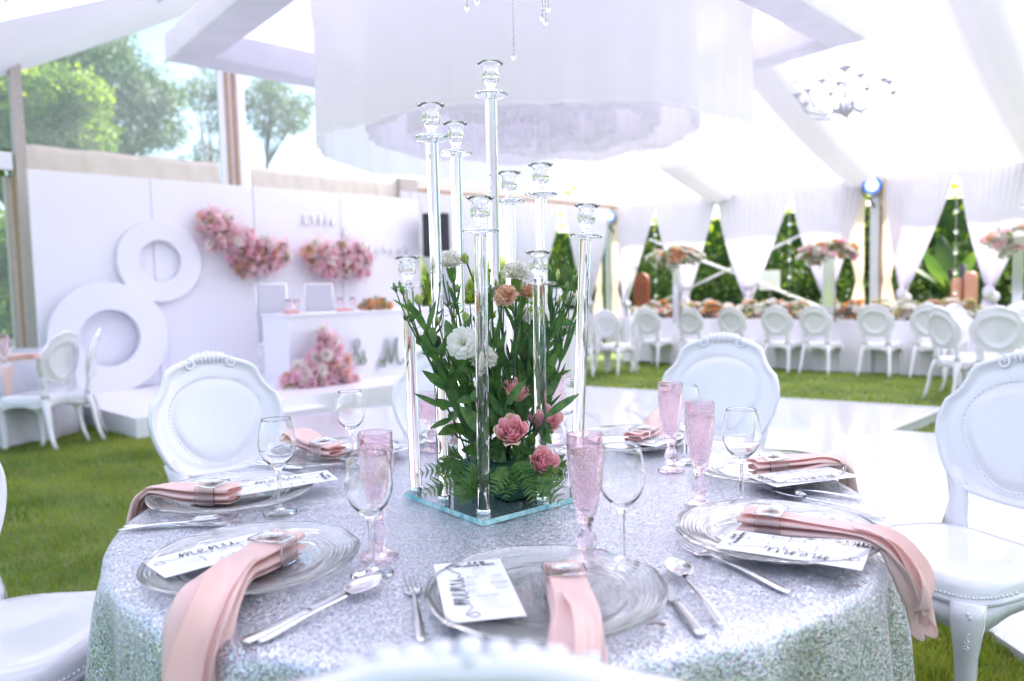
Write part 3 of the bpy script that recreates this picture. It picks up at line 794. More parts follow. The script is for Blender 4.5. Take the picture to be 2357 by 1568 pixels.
# slatted chairs behind the desk
MT['slat'] = plain('grey_acrylic_slat', (.60,.60,.70), .2, coat=.5)
MT['frost'] = plain('pearly_acrylic', (.78,.78,.84), .15, coat=.5)
def slatchair(px, lab):
    p = onwall(px, 700, 'L', DK+.85*math.sqrt(2)); fx, fy = NB.x, NB.y
    zt_ = onwall(px, 654, 'L', DK+.85*math.sqrt(2)).z-.12
    t = empty('slat_back_chair', (p.x,p.y,.12), math.radians(45), label=lab, cat='chair', group='slatted chairs behind the desk')
    # local -y faces the desk
    w = .20
    m_ = MB(); m_.tube([(-w,0,.45),(-w,0,zt_),(w,0,zt_),(w,0,.45)], .013, 6); m_.build('back_frame', MT['chrome'], t)
    for k in range(9):
        x = -w+.04+k*(2*w-.08)/8; m_ = MB(); m_.box((x-.011,-.008,.46),(x+.011,.008,zt_-.012)); m_.build('slat', MT['slat'], t, smooth=False)
    m_ = MB(); m_.box((-.21,-.42,.43),(.21,.02,.47)); o = m_.build('seat', MT['frost'], t, smooth=False); bevel(o,.01)
    for x in (-.19,.19):
        for y in (-.40,.0): m_ = MB(); m_.tube([(x,y,0),(x,y,.43)], .012, 6); m_.build('leg', MT['chrome'], t)
slatchair(626, 'left of the two slatted silver chairs behind the desk'); slatchair(735, 'right of the two slatted silver chairs behind the desk')
MT['whiteglow'] = MT['board']
# white draped cake table right of the stage
t = empty('cake_table', (.40,10.55,gz(10.5)), math.radians(45), label='tall square white clothed table half hidden behind the glass rods', cat='table')
m_ = MB()
def f(u, v):
    a = u*4; k = int(a) % 4; s_ = a-int(a); c_ = [(-.33,-.33),(.33,-.33),(.33,.33),(-.33,.33)]; x0,y0 = c_[k]; x1,y1 = c_[(k+1) % 4]
    x = x0+(x1-x0)*s_; y = y0+(y1-y0)*s_; e = 1+.05*v*math.sin(s_*18+k)+.06*v
    return (x*e, y*e, .98*(1-v)+.01)
m_.grid(f, 96, 8, closeu=True); m_.build('cloth_skirt', MT['tcloth'], t)
m_ = MB(); m_.box((-.34,-.34,.975),(.34,.34,1.0)); m_.build('cloth_top', MT['tcloth'], t, smooth=False)
o = MB(); o.lathe([(0,0),(.07,0),(.09,.04),(.11,.12),(.10,.2),(.06,.26),(.075,.30),(.0,.30)], 24); o = o.build('white_urn', MT['chairgrey'], label='small white urn on the tall clothed table behind the rods', cat='urn'); o.location = Vector((.62,10.4,gz(10.5)+1.002))
# speaker on a stand
p = at(1003, 541, 12.0)
t = empty('loudspeaker', (p.x,p.y,zat(1003,592,12)), math.radians(8), label='black loudspeaker on a covered stand right of the backdrop', cat='loudspeaker')
m_ = MB(); w, h = .205, .66
prof = [(-w,-.14),(-w*.96,-.17),(w*.96,-.17),(w,-.14),(w*.8,.16),(-w*.8,.16)]
m_.prism(prof, 0, h); o = m_.build('cabinet', MT['black'], t, smooth=False); bevel(o, .03, 3)
m_ = MB(); m_.box((-w*.86,-.182,.06),(w*.86,-.176,h-.05)); m_.build('grille', plain('dark_grille', (.03,.03,.045), .6), t, smooth=False)
m_ = MB(); m_.lathe([(0,0),(.02,0),(.02,.006),(0,.006)], 16, Matrix.Translation((.06,-.184,.08)) @ Matrix.Rotation(PI/2,4,'X')); m_.build('badge', MT['chrome'], t)
zg = gz(12)-t.location.z
t2 = empty('speaker_stand', (t.location.x,t.location.y,gz(12)), label='tripod stand with a pale cover under the black loudspeaker', cat='stand')
m_ = MB(); m_.tube([(0,0,.1),(0,0,-zg-.002)], .018, 8); m_.build('pole', MT['dark'], t2)
for k in range(3):
    a = k*2.1; m_ = MB(); m_.tube([(0,0,.75),(.42*math.cos(a),.42*math.sin(a),.02)], .014, 6); m_.build('leg', MT['dark'], t2)
m_ = MB(); m_.lathe([(.04,-zg-.05),(.10,.95),(.30,.35),(.42,.04)], 24, fn=lambda r, a, z: (r*math.cos(a)*(1+.08*math.sin(a*9)), r*math.sin(a)*(1+.08*math.sin(a*9)), z)); m_.build('cover', MT['cream'], t2)

# ------------------------------------------------------------------ petals, blossoms
def petalmat(name, col, tr=.3, vary=.1, rough=.55, c2=None):
    m, t, b, o = newmat(name); setp(b, rough=rough, sheen=.1)
    geo = N(t,'NewGeometry'); n = N(t,'TexNoise'); n.inputs['Scale'].default_value = 30
    t.links.new(geo.outputs['Position'], n.inputs['Vector']); r = N(t,'ValToRGB')
    c2 = c2 or tuple(x*(1-vary) for x in col); r.color_ramp.elements[0].color = (*c2,1); r.color_ramp.elements[1].color = (*col,1)
    r.color_ramp.elements[0].position = .35; r.color_ramp.elements[1].position = .6
    t.links.new(n.outputs['Fac'], r.inputs[0]); t.links.new(r.outputs[0], b.inputs['Base Color'])
    tl = N(t,'BsdfTranslucent'); t.links.new(r.outputs[0], tl.inputs['Color']); mx = N(t,'MixShader'); mx.inputs[0].default_value = tr
    t.links.new(b.outputs[0], mx.inputs[1]); t.links.new(tl.outputs[0], mx.inputs[2]); t.links.new(mx.outputs[0], o.inputs['Surface'])
    return m
MT['p_pink'] = petalmat('pink_petals', (.95,.66,.76), .5); MT['p_hot'] = petalmat('deep_pink_petals', (.72,.16,.28)); MT['p_blush'] = petalmat('blush_petals', (.88,.68,.70), .45)
MT['p_white'] = petalmat('white_petals', (.88,.87,.82), .45, .04); MT['p_orange'] = petalmat('orange_petals', (.88,.46,.16), .4); MT['p_peach'] = petalmat('peach_petals', (.88,.60,.46), .4, .10)
MT['p_yellow'] = petalmat('pale_yellow_petals', (.72,.66,.35)); MT['p_feather'] = petalmat('pink_pampas_plumes', (.96,.70,.79), .6, .06); MT['p_tan'] = petalmat('tan_dried_blossom', (.62,.45,.28))
MT['leaf'] = leafmat('dark_florist_leaves', (.03,.075,.025), (.07,.14,.04), .2, 20, .4)
MT['leafl'] = leafmat('light_green_leaves', (.12,.22,.04), (.20,.32,.07), .35, 20, .45)
def blossom_mesh(name, r, mat, n=14, seed=0, layers=3):
    """ruffled open blossom, about 12 to 50 petals as cupped quads"""
    g = random.Random(seed); m_ = MB()
    for L in range(layers):
        k = n-L*3; el = .25+L*.45
        for i in range(k):
            a = 2*PI*(i+.5*L)/k+g.uniform(-.15,.15); rr = r*(1-.25*L); w = rr*1.1*PI/k*1.3; e = el+g.uniform(-.12,.12)
            d = Vector((math.cos(a)*math.cos(e), math.sin(a)*math.cos(e), math.sin(e))); s_ = Vector((-math.sin(a), math.cos(a), 0)); u = d.cross(s_)*-1
            b0 = Vector((0,0,-.1*r)); p1 = b0+d*rr*.6; p2 = b0+d*rr+Vector((0,0,g.uniform(-.1,.15)*rr))
            m_.add([b0-s_*w*.2, b0+s_*w*.2, p1+s_*w+u*.06*rr, p2+s_*w*.7, p2+d*rr*.06, p2-s_*w*.7, p1-s_*w+u*.06*rr], [(0,1,2,6),(6,2,3,5),(5,3,4)])
    return m_.mesh(name, mat, True)
BL = {}
for key in ('pink','hot','blush','white','orange','peach','yellow','tan'):
    BL[key] = [blossom_mesh('blossom', 1.0, MT['p_'+key], 11+i*2, i) for i in range(2)]
def leafcards(n, fn, size, seed, aspect=.45):
    g = np.random.default_rng(seed); P = fn(g, n); n = len(P)
    d = g.normal(size=(n,3)); d /= np.linalg.norm(d, axis=1)[:,None]; e = np.cross(d, g.normal(size=(n,3))); e /= np.linalg.norm(e, axis=1)[:,None]
    s = size*g.uniform(.6,1.3,n)[:,None]; nn = np.cross(d, e)
    V = np.stack([P, P+d*s*.5+e*s*aspect*.5+nn*s*.05, P+d*s, P+d*s*.5-e*s*aspect*.5+nn*s*.05], 1)
    F = np.arange(n)[:,None]*4+np.array([[0,1,2,3]]); return V.reshape(-1,3), F
def spray(n, fn, length, seed, width=.12, out=None):
    """feathery plumes: bundles of narrow blades leaning outwards"""
    g = np.random.default_rng(seed); P = fn(g, n); n = len(P)
    d = P/np.maximum(.03, np.linalg.norm(P, axis=1))[:,None]*1.0+g.normal(size=(n,3))*.55; d /= np.linalg.norm(d, axis=1)[:,None]
    e = np.cross(d, g.normal(size=(n,3))); e /= np.linalg.norm(e, axis=1)[:,None]; s = length*g.uniform(.4,1.2,n)[:,None]
    V = np.stack([P, P+d*s*.6+e*s*width, P+d*s, P+d*s*.5-e*s*width], 1)
    return V.reshape(-1,3), np.arange(n)[:,None]*4+np.array([[0,1,2,3]])
def arrangement(name, loc, fn, nb, colors, rb, label, cat, seed, nleaf=0, leafsize=.05, nplume=0, plumelen=.12, rz=0, group=None, out=(0,0,1), plume='p_feather'):
    """a flower arrangement: single blossoms as parts, foliage and plumes as stuff"""
    t = empty(name, loc, rz, label, cat, group); g = np.random.default_rng(seed); rnd = random.Random(seed)
    P = fn(g, nb)
    for p in P:
        k = rnd.choice(colors); me = rnd.choice(BL[k]); o = obj('blossom', me, t); r = rb*rnd.uniform(.7,1.25)
        d = Vector(p).normalized()*.8+Vector(out)*.6+Vector((rnd.uniform(-.4,.4),)*3); q = d.to_track_quat('Z','Y')
        o.matrix_local = Matrix.Translation(Vector(p)) @ q.to_matrix().to_4x4() @ Matrix.Scale(r, 4)
    if nleaf:
        V, F = leafcards(nleaf, fn, leafsize, seed+1); obj('foliage', fast_mesh('foliage', V, F, MT['leafl' if name == 'table_garland' or name.startswith('tall') else 'leaf']), t, kind='stuff')
    if nplume:
        V, F = spray(nplume, fn, plumelen, seed+2, .07); obj('plumes', fast_mesh('plumes', V, F, MT[plume]), t, kind='stuff')
    return t
def blobs(centers, sq=1.0):
    """random points in a union of ellipsoids (cx,cy,cz,rx,ry,rz), nearer their surface"""
    C_ = np.array(centers, float)
    def fn(g, n):
        w = C_[:,3]*C_[:,5]; k = g.choice(len(C_), n, p=w/w.sum()); d = g.normal(size=(n,3)); d /= np.linalg.norm(d, axis=1)[:,None]
        r = g.uniform(.25,1,n)**.45; return C_[k,:3]+d*C_[k,3:]*r[:,None]
    return fn
# pink installations on the backdrop (local x along the wall, local -y out of it)
def wallblob(pts, off, c_=BD):
    """pts: (px,py,rpx,rpy) picture places on the wall plane -> local ellipsoids round the first"""
    L = []; P0 = onwall(pts[0][0], pts[0][1], 'L', c_)
    for px, py, rx, ry in pts:
        p = onwall(px, py, 'L', c_); d = p-P0; sc = p.y/1782
        L.append((d.dot(TB), -off, d.z, rx*sc*1.02, .16, ry*sc))
    return P0, blobs(L)
pk = ['pink','pink','blush','blush','white','white','peach','tan']
P0, fn = wallblob([(490,532,46,48),(472,512,24,30),(535,562,46,42),(588,590,56,44),(622,580,34,34),(560,605,40,30)], .16)
arrangement('flower_installation', P0, fn, 165, pk, .066, 'large pink and white flower spray on the backdrop beside the smaller ring', 'flowers', 21, 70, .05, 1700, .12, math.radians(45), out=(0,-1,.1))
P0, fn = wallblob([(722,588,46,38),(760,606,46,38),(802,606,44,42),(790,576,38,24),(742,612,34,26)], .16)
arrangement('flower_installation', P0, fn, 140, pk, .066, 'pink and cream flower spray on the backdrop above the two slatted chairs', 'flowers', 22, 70, .05, 1400, .12, math.radians(45), out=(0,-1,.1))
P0, fn = wallblob([(712,862,58,54),(686,874,50,44),(752,862,44,52),(728,815,36,50),(722,778,15,34),(655,886,32,26),(768,884,28,32)], .22, DK)
arrangement('flower_installation', P0, fn, 240, ['pink','pink','blush','blush','white','white','white','tan','peach'], .066, 'mound of pink and white flowers at the foot of the desk', 'flowers', 23, 90, .06, 2200, .13, math.radians(45), out=(0,-1,.2))
# orange posy, glasses and napkins on the desk
P0, fn = wallblob([(890,700,28,15),(870,704,14,12),(915,706,14,10)], -.25, DK)
arrangement('table_posy', P0, fn, 40, ['orange','orange','peach','white','yellow'], .045, 'low orange and white posy on the desk top', 'flowers', 24, 90, .06, 0, 0, math.radians(45))
def simple_goblet(px, lab, py=716, kind='L', c_=None, h=.17, r=.035):
    p = onwall(px, py, 'L', DK+.25*math.sqrt(2)); z = hk+.12
    m_ = MB(); m_.lathe([(0,.0),(r*.9,.0),(r*.9,.004),(.006,.012),(.006,h*.4),(r*.8,h*.5),(r,h*.75),(r*.9,h),(r*.86,h),(r*.9,h*.75),(.01,h*.5)], 20)
    o = m_.build('pink_goblet', MT['pink'], label=lab, cat='goblet', group='pink goblets on the desk'); o.location = (p.x,p.y,z+.001)
for px, lab in ((664,'pink goblet on the desk beside the left slatted chair'),(683,'pink goblet between the two slatted chairs'),(782,'pink goblet just right of the right slatted chair'),(812,'pink goblet on the desk left of the orange posy')):
    simple_goblet(px, lab)
MT['napkin'] = cloth('pink_satin_napkin', (.88,.50,.50), .12, .03, 6)
def deskpad(px, lab):
    p = onwall(px, 722, 'L', DK+.2*math.sqrt(2)); m_ = MB()
    for k in range(3): m_.box((-.09,-.045,.004+k*.014),(.09-.006*k,.045,.016+k*.014))
    o = m_.build('folded_napkin', MT['napkin'], smooth=False, label=lab, cat='napkin'); o.location = (p.x,p.y,hk+.122); o.rotation_euler = (0,0,math.radians(45)); bevel(o,.005)
deskpad(672,'folded peach napkin on the desk between the slatted chairs'); deskpad(792,'folded peach napkin on the desk right of the slatted chairs')
# ------------------------------------------------------------------ trees and hedges outside
MT['t_dark'] = leafmat('dark_tree_leaves', (.03,.075,.02), (.09,.16,.035), .4, 1.2)
MT['t_mid'] = leafmat('green_tree_leaves', (.07,.15,.025), (.18,.28,.05), .5, .9)
MT['t_light'] = leafmat('yellow_green_leaves', (.20,.32,.03), (.36,.46,.06), .55, .8)  # sunlight on the leaves put into a yellower, brighter colour
MT['t_blue'] = leafmat('grey_green_leaves', (.09,.15,.08), (.16,.22,.11), .4, .8)
def tree(name, x, y, z0, clumps, nleaf, leaf, mat, label, cat='tree', seed=0, trunk=.12, trunk_top=None, mat2=None, group=None):
    g = np.random.default_rng(seed); rnd = random.Random(seed)
    t = empty(name, (x,y,z0), 0, label, cat, group)
    C_ = np.array(clumps, float)   # cx,cy,cz,r
    def fn(gg, n):
        w = C_[:,3]**2; k = gg.choice(len(C_), n, p=w/w.sum()); d = gg.normal(size=(n,3)); d /= np.linalg.norm(d,axis=1)[:,None]
        # sub-clumps make light and dark knots
        sub_ = np.round(d*2.2)/2.2; d2 = sub_+gg.normal(size=(n,3))*.16; r = C_[k,3]*gg.uniform(.35,1.08,n)**.5
        return C_[k,:3]+d2*r[:,None]*np.array([1,1,.85])
    V, F = leafcards(nleaf, fn, leaf, seed, .55); obj('crown', fast_mesh('crown', V, F, MT[mat]), t, kind='stuff')
    if mat2:  # leaf cards in a second tone; the yellow-green one is painted sunlight
        V, F = leafcards(nleaf//3, fn, leaf, seed+5, .55); obj('young_leaves', fast_mesh('young_leaves', V, F, MT[mat2]), t, kind='stuff')
    m_ = MB(); top = C_[:,2].mean() if trunk_top is None else trunk_top
    cx, cy = C_[:,0].mean(), C_[:,1].mean()
    m_.tube([(0,0,-.3),(.05,0,top*.35),(cx*.5,cy*.5,top*.7),(cx,cy,top)], [trunk*1.3,trunk,trunk*.75,trunk*.35], 8)
    for c_ in clumps: m_.tube([(cx*.4,cy*.4,top*.6),((c_[0]+cx*.4)/2,(c_[1]+cy*.4)/2,(c_[2]+top*.6)/2+.1),(c_[0],c_[1],c_[2])], [trunk*.45,trunk*.3,trunk*.1], 6)
    m_.build('trunk', MT['trunk'], t)
    return t
def crown(base, spec, Y0, sc=1.0):
    """clumps given as picture places (px,py,rpx) at distance Y0 -> local"""
    L = []
    for px, py, r in spec:
        p = at(px, py, Y0); L.append((p.x-base[0], p.y-base[1]+random.uniform(-.5,.5), p.z-base[2], r*Y0/1782))
    return L
def picture_tree(name, px, Y0, spec, **kw):
    p = at(px, 800, Y0); b_ = (p.x, Y0, gz(Y0)); return tree(name, b_[0], b_[1], b_[2], crown(b_, spec, Y0), **kw)
picture_tree('leafy_tree', 60, 15.5, [(20,190,70),(100,250,85),(20,290,70),(170,230,70),(120,320,80),(200,300,65),(230,230,45),(60,120,40),(-80,260,90),(-160,200,110),(60,380,80),(-60,380,90)],
    nleaf=17000, leaf=.12, mat='t_mid', mat2='t_light', label='bright green leafy tree beyond the clear gable at the left', seed=31, trunk=.2)
picture_tree('tall_hazy_tree', 250, 24, [(170,110,80),(230,90,60),(130,60,60),(270,190,80),(330,210,60),(360,290,55),(300,290,75),(210,160,80),(380,220,35),(250,330,70),(80,90,90),(20,60,80)],
    nleaf=21000, leaf=.15, mat='t_blue', label='tall grey green tree behind the leafy tree at the left', seed=32, trunk=.3)
picture_tree('slender_tree', 616, 26, [(615,235,42),(640,215,40),(600,265,34),(660,260,42),(690,280,36),(640,290,36),(600,300,20),(700,240,30),(620,205,28)],
    nleaf=3600, leaf=.13, mat='t_blue', label='slender tree with a thin trunk seen through the clear gable', seed=33, trunk=.07, trunk_top=9.5)
picture_tree('feathery_tree', 500, 30, [(500,200,40),(470,240,30),(520,250,34),(440,200,26),(530,215,30),(500,290,24),(470,350,30),(430,380,26)],
    nleaf=2600, leaf=.15, mat='t_blue', label='thin feathery tree right of the tall hazy tree', seed=34, trunk=.07)
picture_tree('garden_bush', 20, 11.5, [(60,560,70),(20,620,80),(90,690,60),(20,720,90),(95,470,28),(95,560,24),(-90,600,120),(98,760,40),(10,820,80)],
    nleaf=15000, leaf=.085, mat='t_mid', mat2='t_dark', label='green bush outside the left tent wall beside the post', cat='bush', seed=35, trunk=.06)
def hedge(name, poly, h, n, leaf, mat, label, seed, cat='hedge', mat2=None, dens=None):
    (x0,y0),(x1,y1),dep = poly; t = empty(name, ((x0+x1)/2,(y0+y1)/2,gz(20)), 0, label, cat); L = math.hypot(x1-x0,y1-y0); g = np.random.default_rng(seed)
    d = np.array([(x1-x0)/L,(y1-y0)/L]); nn = np.array([-d[1], d[0]])
    def fn(gg, m):
        s = gg.uniform(-.5,.5,m)*L; hh = h*(1+.16*np.sin(s*1.7+seed)+.10*np.sin(s*4.1)); z = hh*gg.uniform(0,1,m)**.8; w = gg.uniform(-.5,.5,m)*dep*(1-.4*z/h)
        k = np.sin(s*5+z*4)*.15+np.sin(z*7-s*3)*.12
        return np.stack([d[0]*s+nn[0]*(w+k), d[1]*s+nn[1]*(w+k), z], 1)
    V, F = leafcards(n, fn, leaf, seed, .6); obj('leaves', fast_mesh('leaves', V, F, MT[mat]), t, kind='stuff')
    if mat2: V, F = leafcards(n//4, fn, leaf, seed+9, .6); obj('young_leaves', fast_mesh('young_leaves', V, F, MT[mat2]), t, kind='stuff')
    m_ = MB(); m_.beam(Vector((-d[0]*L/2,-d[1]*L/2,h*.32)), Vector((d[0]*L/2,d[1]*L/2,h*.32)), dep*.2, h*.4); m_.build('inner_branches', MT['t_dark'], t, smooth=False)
    return t
hedge('garden_hedge', ((0.5,24.5),(13.5,11.5),1.6), 2.0, 15000, .11, 't_dark', 'dark clipped hedge behind the curtains at the right', 41)
hedge('tree_belt', ((1.5,27.5),(17,12),2.9), 6.4, 15000, .17, 't_light', 'tall belt of green trees behind the right tent wall', 42, 'tree belt', 't_light')  # bright backlit foliage put into the leaf colour
hedge('dark_shrubbery', ((1.0,26),(15,12.5),1.6), 2.5, 15000, .14, 't_dark', 'dark shrubbery under the green trees at the right', 43, 'shrubs')
hedge('left_tree_belt', ((-26,14),(-6,27),2.5), 4.2, 16000, .2, 't_blue', 'low tree belt beyond the left tent wall', 44, 'tree belt', 't_mid')
hedge('back_hedge', ((-6,22),(2,29),2.0), 2.6, 12000, .16, 't_mid', 'hedge with yellow green tips behind the backdrop and speaker', 45, 'hedge', 't_light')
hedge('behind_camera_hedge', ((9,-9),(-9,-8),2.0), 3.2, 7000, .22, 't_mid', 'garden hedge behind the camera', 46, 'hedge', 't_light')
hedge('right_side_hedge', ((17,10),(14,-6),2.0), 3.0, 8000, .2, 't_mid', 'garden hedge outside the open right end of the marquee', 47, 'hedge', 't_light')
# arched garden door and dim things beyond the right wall
p = onwall(1480, 700, 'R', RW+1.6); t = empty('garden_door', (p.x,p.y,gz(20)), math.radians(-45), label='red brown arched garden door beyond the far corner', cat='door')
mm = plain('red_brown_door_paint', (.26,.07,.04), .6, .15, 6)
hh = onwall(1480, 628, 'R', RW+1.6).z-gz(20)
arch = [(-.2,0),(.2,0)]+[(.2*math.cos(a), hh-.2+.2*math.sin(a)) for a in np.linspace(0,PI,12)]
m_ = MB(); m_.prism(arch, 0, .08, Matrix.Rotation(PI/2,4,'X')); m_.build('door_leaf', mm, t, smooth=False)
for z0, z1 in ((.25,.7),(.85,hh-.25)):
    m_ = MB(); m_.box((-.14,-.10,z0),(.14,-.082,z1)); o = m_.build('door_panel', plain('door_panel_paint', (.20,.05,.03), .6), t, smooth=False); bevel(o,.01)
# notice board
p = onwall(1771, 645, 'R', RW+.9); m_ = MB(); m_.box((-.21,-.015,-.19),(.21,.015,.19)); o = m_.build('notice_board', plain('white_notice_board', (.72,.76,.74), .5), smooth=False, label='small white notice board under the crossed poles', cat='sign'); o.location = p; o.rotation_euler = (0,0,math.radians(-45))
m_ = MB(); m_.tube([(0,.02,-p.z+gz(15)),(0,.02,.1)], .02, 6); o2 = m_.build('sign_post', MT['dark'], o)
# copper coloured rounded columns and a dark post outside at the right
mc = plain('copper_rose_cover', (.50,.24,.17), .4, .08, 8)
for px, pyt, w, lab in ((2203,640,.085,'left of two copper coloured rounded columns outside the right wall'),(2235,626,.10,'right of two copper coloured rounded columns outside the right wall')):
    p = onwall(px, pyt, 'R', RW+.7); hgt = p.z-gz(14); m_ = MB(); m_.lathe([(w,0),(w*.95,hgt*.5),(w,hgt-.1),(w*.85,hgt-.02),(w*.5,hgt),(0,hgt)], 20)
    o = m_.build('copper_column', mc, label=lab, cat='column'); o.location = (p.x,p.y,gz(14))
p = onwall(2217, 608, 'R', RW+.85); m_ = MB(); m_.tube([(0,0,0),(0,0,p.z-gz(14))], .06, 10); o = m_.build('dark_post', MT['dark'], label='dark post standing between the two copper columns', cat='post'); o.location = (p.x,p.y,gz(14))
# broad leaves of a banana plant
p = onwall(2190, 560, 'R', RW+2.2); t = empty('banana_plant', (p.x,p.y,gz(15)), label='broad leaved plant behind the copper columns', cat='plant')
for k,(a,l,el) in enumerate(((2.4,1.3,.85),(.4,1.2,1.0),(1.4,1.4,1.2),(3.4,1.2,1.05),(5,1.1,1.1))):
    m_ = MB(); hz = p.z-gz(15)-.9
    def f(u, v, a=a, l=l, el=el):
        r = l*v; w = .17*math.sin(PI*min(1,v*.97+.03))**.6; z = hz+r*math.sin(el)-.35*v*v*l*math.cos(el); rr = r*math.cos(el)
        return (rr*math.cos(a)-(u-.5)*2*w*math.sin(a), rr*math.sin(a)+(u-.5)*2*w*math.cos(a), z-abs(u-.5)*.1)
    m_.grid(f, 4, 10); m_.build('leaf', MT['t_dark'], t)
m_ = MB(); m_.tube([(0,0,0),(.02,0,1.2),(0,0,p.z-gz(15)-.45)], [.09,.08,.05], 8); m_.build('stem', MT['trunk'], t)
# ------------------------------------------------------------------ head table
def rowpt(px, off):
    u = (px-1178)/1782; Y = (2.22+1.11*12.9)/(u+1.11); return Vector((u*Y, Y, 0))+Vector((q2,q2,0))*off
a = rowpt(1402,.42); b_ = rowpt(2240,.42); a.z = b_.z = 0; d = (b_-a).normalized(); nn = Vector((-d.y,d.x,0))
if nn.y < 0: nn = -nn
zt_ = .76; a0 = a
t = empty('head_table', (a.x,a.y,gz(12)), math.atan2(d.y,d.x), label='long head table under a white cloth lined with chairs', cat='table'); L = (b_-a).length
TZ = gz(12)
m_ = MB(); m_.box((0,0,zt_-.02),(L,.85,zt_)); o = m_.build('cloth_top', MT['tcloth'], t, smooth=False)
m_ = MB()
def f(u, v):
    per = 2*(L+.85); s_ = u*per
    if s_ < L: x, y, nx, ny = s_, 0, 0, -1
    elif s_ < L+.85: x, y, nx, ny = L, s_-L, 1, 0
    elif s_ < 2*L+.85: x, y, nx, ny = L-(s_-L-.85), .85, 0, 1
    else: x, y, nx, ny = 0, .85-(s_-2*L-.85), -1, 0
    k = v*(.035*math.sin(s_*13)+.03*math.sin(s_*5.3+1)+.05)
    return (x+nx*k, y+ny*k, zt_-.004-(zt_-.01)*v+.02*math.sin(s_*3)*(v>.9))
m_.grid(f, 360, 7, closeu=True); m_.build('cloth_skirt', MT['tcloth'], t)
def tp(s_, y, z=0): return a0+d*s_+nn*y+Vector((0,0,TZ+zt_+z))
# garlands
i = 0
n = 15
def overlap(px): return px
GLAB = ['garland at the left end of the head table, behind the rods','garland just right of the clear rods','peach garland right of the red brown door','garland under the first tall flower stand','garland between the first stand and the first chair pair','garland above the big nearer chair',
 'garland of white flowers below the crossed poles','orange flecked garland right of the crossed poles','garland just left of the second flower pedestal','white garland just right of the second flower pedestal','garland left of the aluminium post','garland at the foot of the aluminium post',
 'garland before the copper columns','garland behind the side-on chair','garland nearest the right edge of the picture']
for k in range(n):
    s_ = .3+(L-.6)*k/(n-1); w = .34; g = random.Random(k)
    cl = [(0,0,.10,.34,.18,.12),(g.uniform(-.15,.15),0,.16,.16,.14,.12),(g.uniform(-.3,.3),.05,.16,.08,.08,.14)]
    cs = [['white','white','white','yellow','blush'],['white','white','orange','peach'],['white','white','white','peach','yellow']][k % 3]
    p = tp(s_, .30+.1*(k % 2)); px = p.x/p.y*1782+1178
    arrangement('table_garland', p, blobs(cl), 46, cs, .072, GLAB[k], 'flowers', 60+k, 70, .075, 0, rz=math.atan2(d.y,d.x), group='flower garlands along the head table')
def stand(px, pyf, rx, ry, Y, cols, lab, lab2, seed, wide):
    p = at(px, pyf, Y); base = (p.x,p.y,TZ+zt_+.001); zf = p.z-base[2]-ry*.6
    t = empty('flower_pedestal', base, math.radians(-35), label=lab2, cat='pedestal')
    m_ = MB(); m_.box((-wide,-wide,.012),(wide,wide,zf)); o = m_.build('column', MT['mirrorcol'], t, smooth=False); bevel(o,.006)
    m_ = MB(); m_.box((-wide*1.5,-wide*1.5,0),(wide*1.5,wide*1.5,.011)); m_.build('base', MT['chrome'], t, smooth=False)
    q = (p.x,p.y,TZ+zt_+zf+.005)
    cl = [(0,0,ry*.6,rx*.7,rx*.6,ry*.7),(-rx*.55,0,ry*.5,rx*.45,rx*.4,ry*.6),(rx*.55,0,ry*.6,rx*.45,rx*.4,ry*.65),(-rx*.4,0,-.02,rx*.3,rx*.3,ry*.5),(rx*.3,0,ry*1.1,rx*.3,rx*.3,ry*.4)]
    arrangement('tall_flower_arrangement', q, blobs(cl), 95, cols, .074, lab, 'flowers', seed, 150, .09, 0, rz=0)
MT['mirrorcol'] = plain('mirrored_pedestal', (.70,.70,.76), .12, metal=.9)
stand(1557,590,.42,.17,11.6,['white','white','white','white','white','orange','peach','yellow'],'white and peach flower ball on the clear pedestal right of the candle rods','slim clear pedestal at the left end of the head table',81,.05)
stand(1909,578,.44,.19,11.0,['white','white','white','white','white','orange','orange','pink'],'white and orange flower ball with pink tips at the left, on a mirrored pedestal','mirrored pedestal on the head table below the aluminium post',82,.075)
stand(2345,548,.42,.20,9.8,['white','white','white','peach','blush'],'peach and white flower ball cut off by the right edge','pedestal at the right edge under the peach flower ball',83,.06)
# glasses on the head table
for k, px in enumerate((1545,1640,1740,1835,1950,2085)):
    p = rowpt(px,.7); m_ = MB(); r, h = .032,.19
    m_.lathe([(0,.0),(r*.9,.0),(r*.9,.004),(.006,.012),(.006,h*.4),(r*.8,h*.5),(r,h*.75),(r*.9,h),(r*.86,h),(r*.9,h*.75),(.01,h*.5)], 16)
    o = m_.build('pink_goblet', MT['pink'], label=('pink goblet among the flowers '+['right of the first flower stand','above the second visible chair','below the crossed poles','left of the second flower pedestal','right of the second flower pedestal','behind the chair with the sideways neighbour'][k]), cat='goblet', group='pink goblets on the head table'); o.location = (p.x,p.y,TZ+zt_+.001)
# strings of glass baubles
for px, y0, y1, lab in ((1508,590,700,'string of glass baubles hanging left of the first tall flowers'),(1817,560,700,'string of glass baubles hanging between the crossed poles and the post'),(2201,560,690,'string of glass baubles hanging before the copper columns'),(2358,420,700,'string of glass baubles at the right edge')):
    P = onwall(px, y0-60, 'R', RW-.9); Q = onwall(px, y1, 'R', RW-.9); top = Vector((P.x,P.y,2.85)); t = empty('bauble_string', top, label=lab, cat='hanging baubles')
    m_ = MB(); m_.tube([(0,0,0),(0,0,Q.z-top.z)], .003, 5); m_.build('thread', MT['alu'], t)
    k = 0; z = -.7
    while z > Q.z-top.z:
        m_ = MB(); m_.ball((0,0,z), .034, 12, 8); m_.build('bauble', MT['crystal'], t); z -= .30
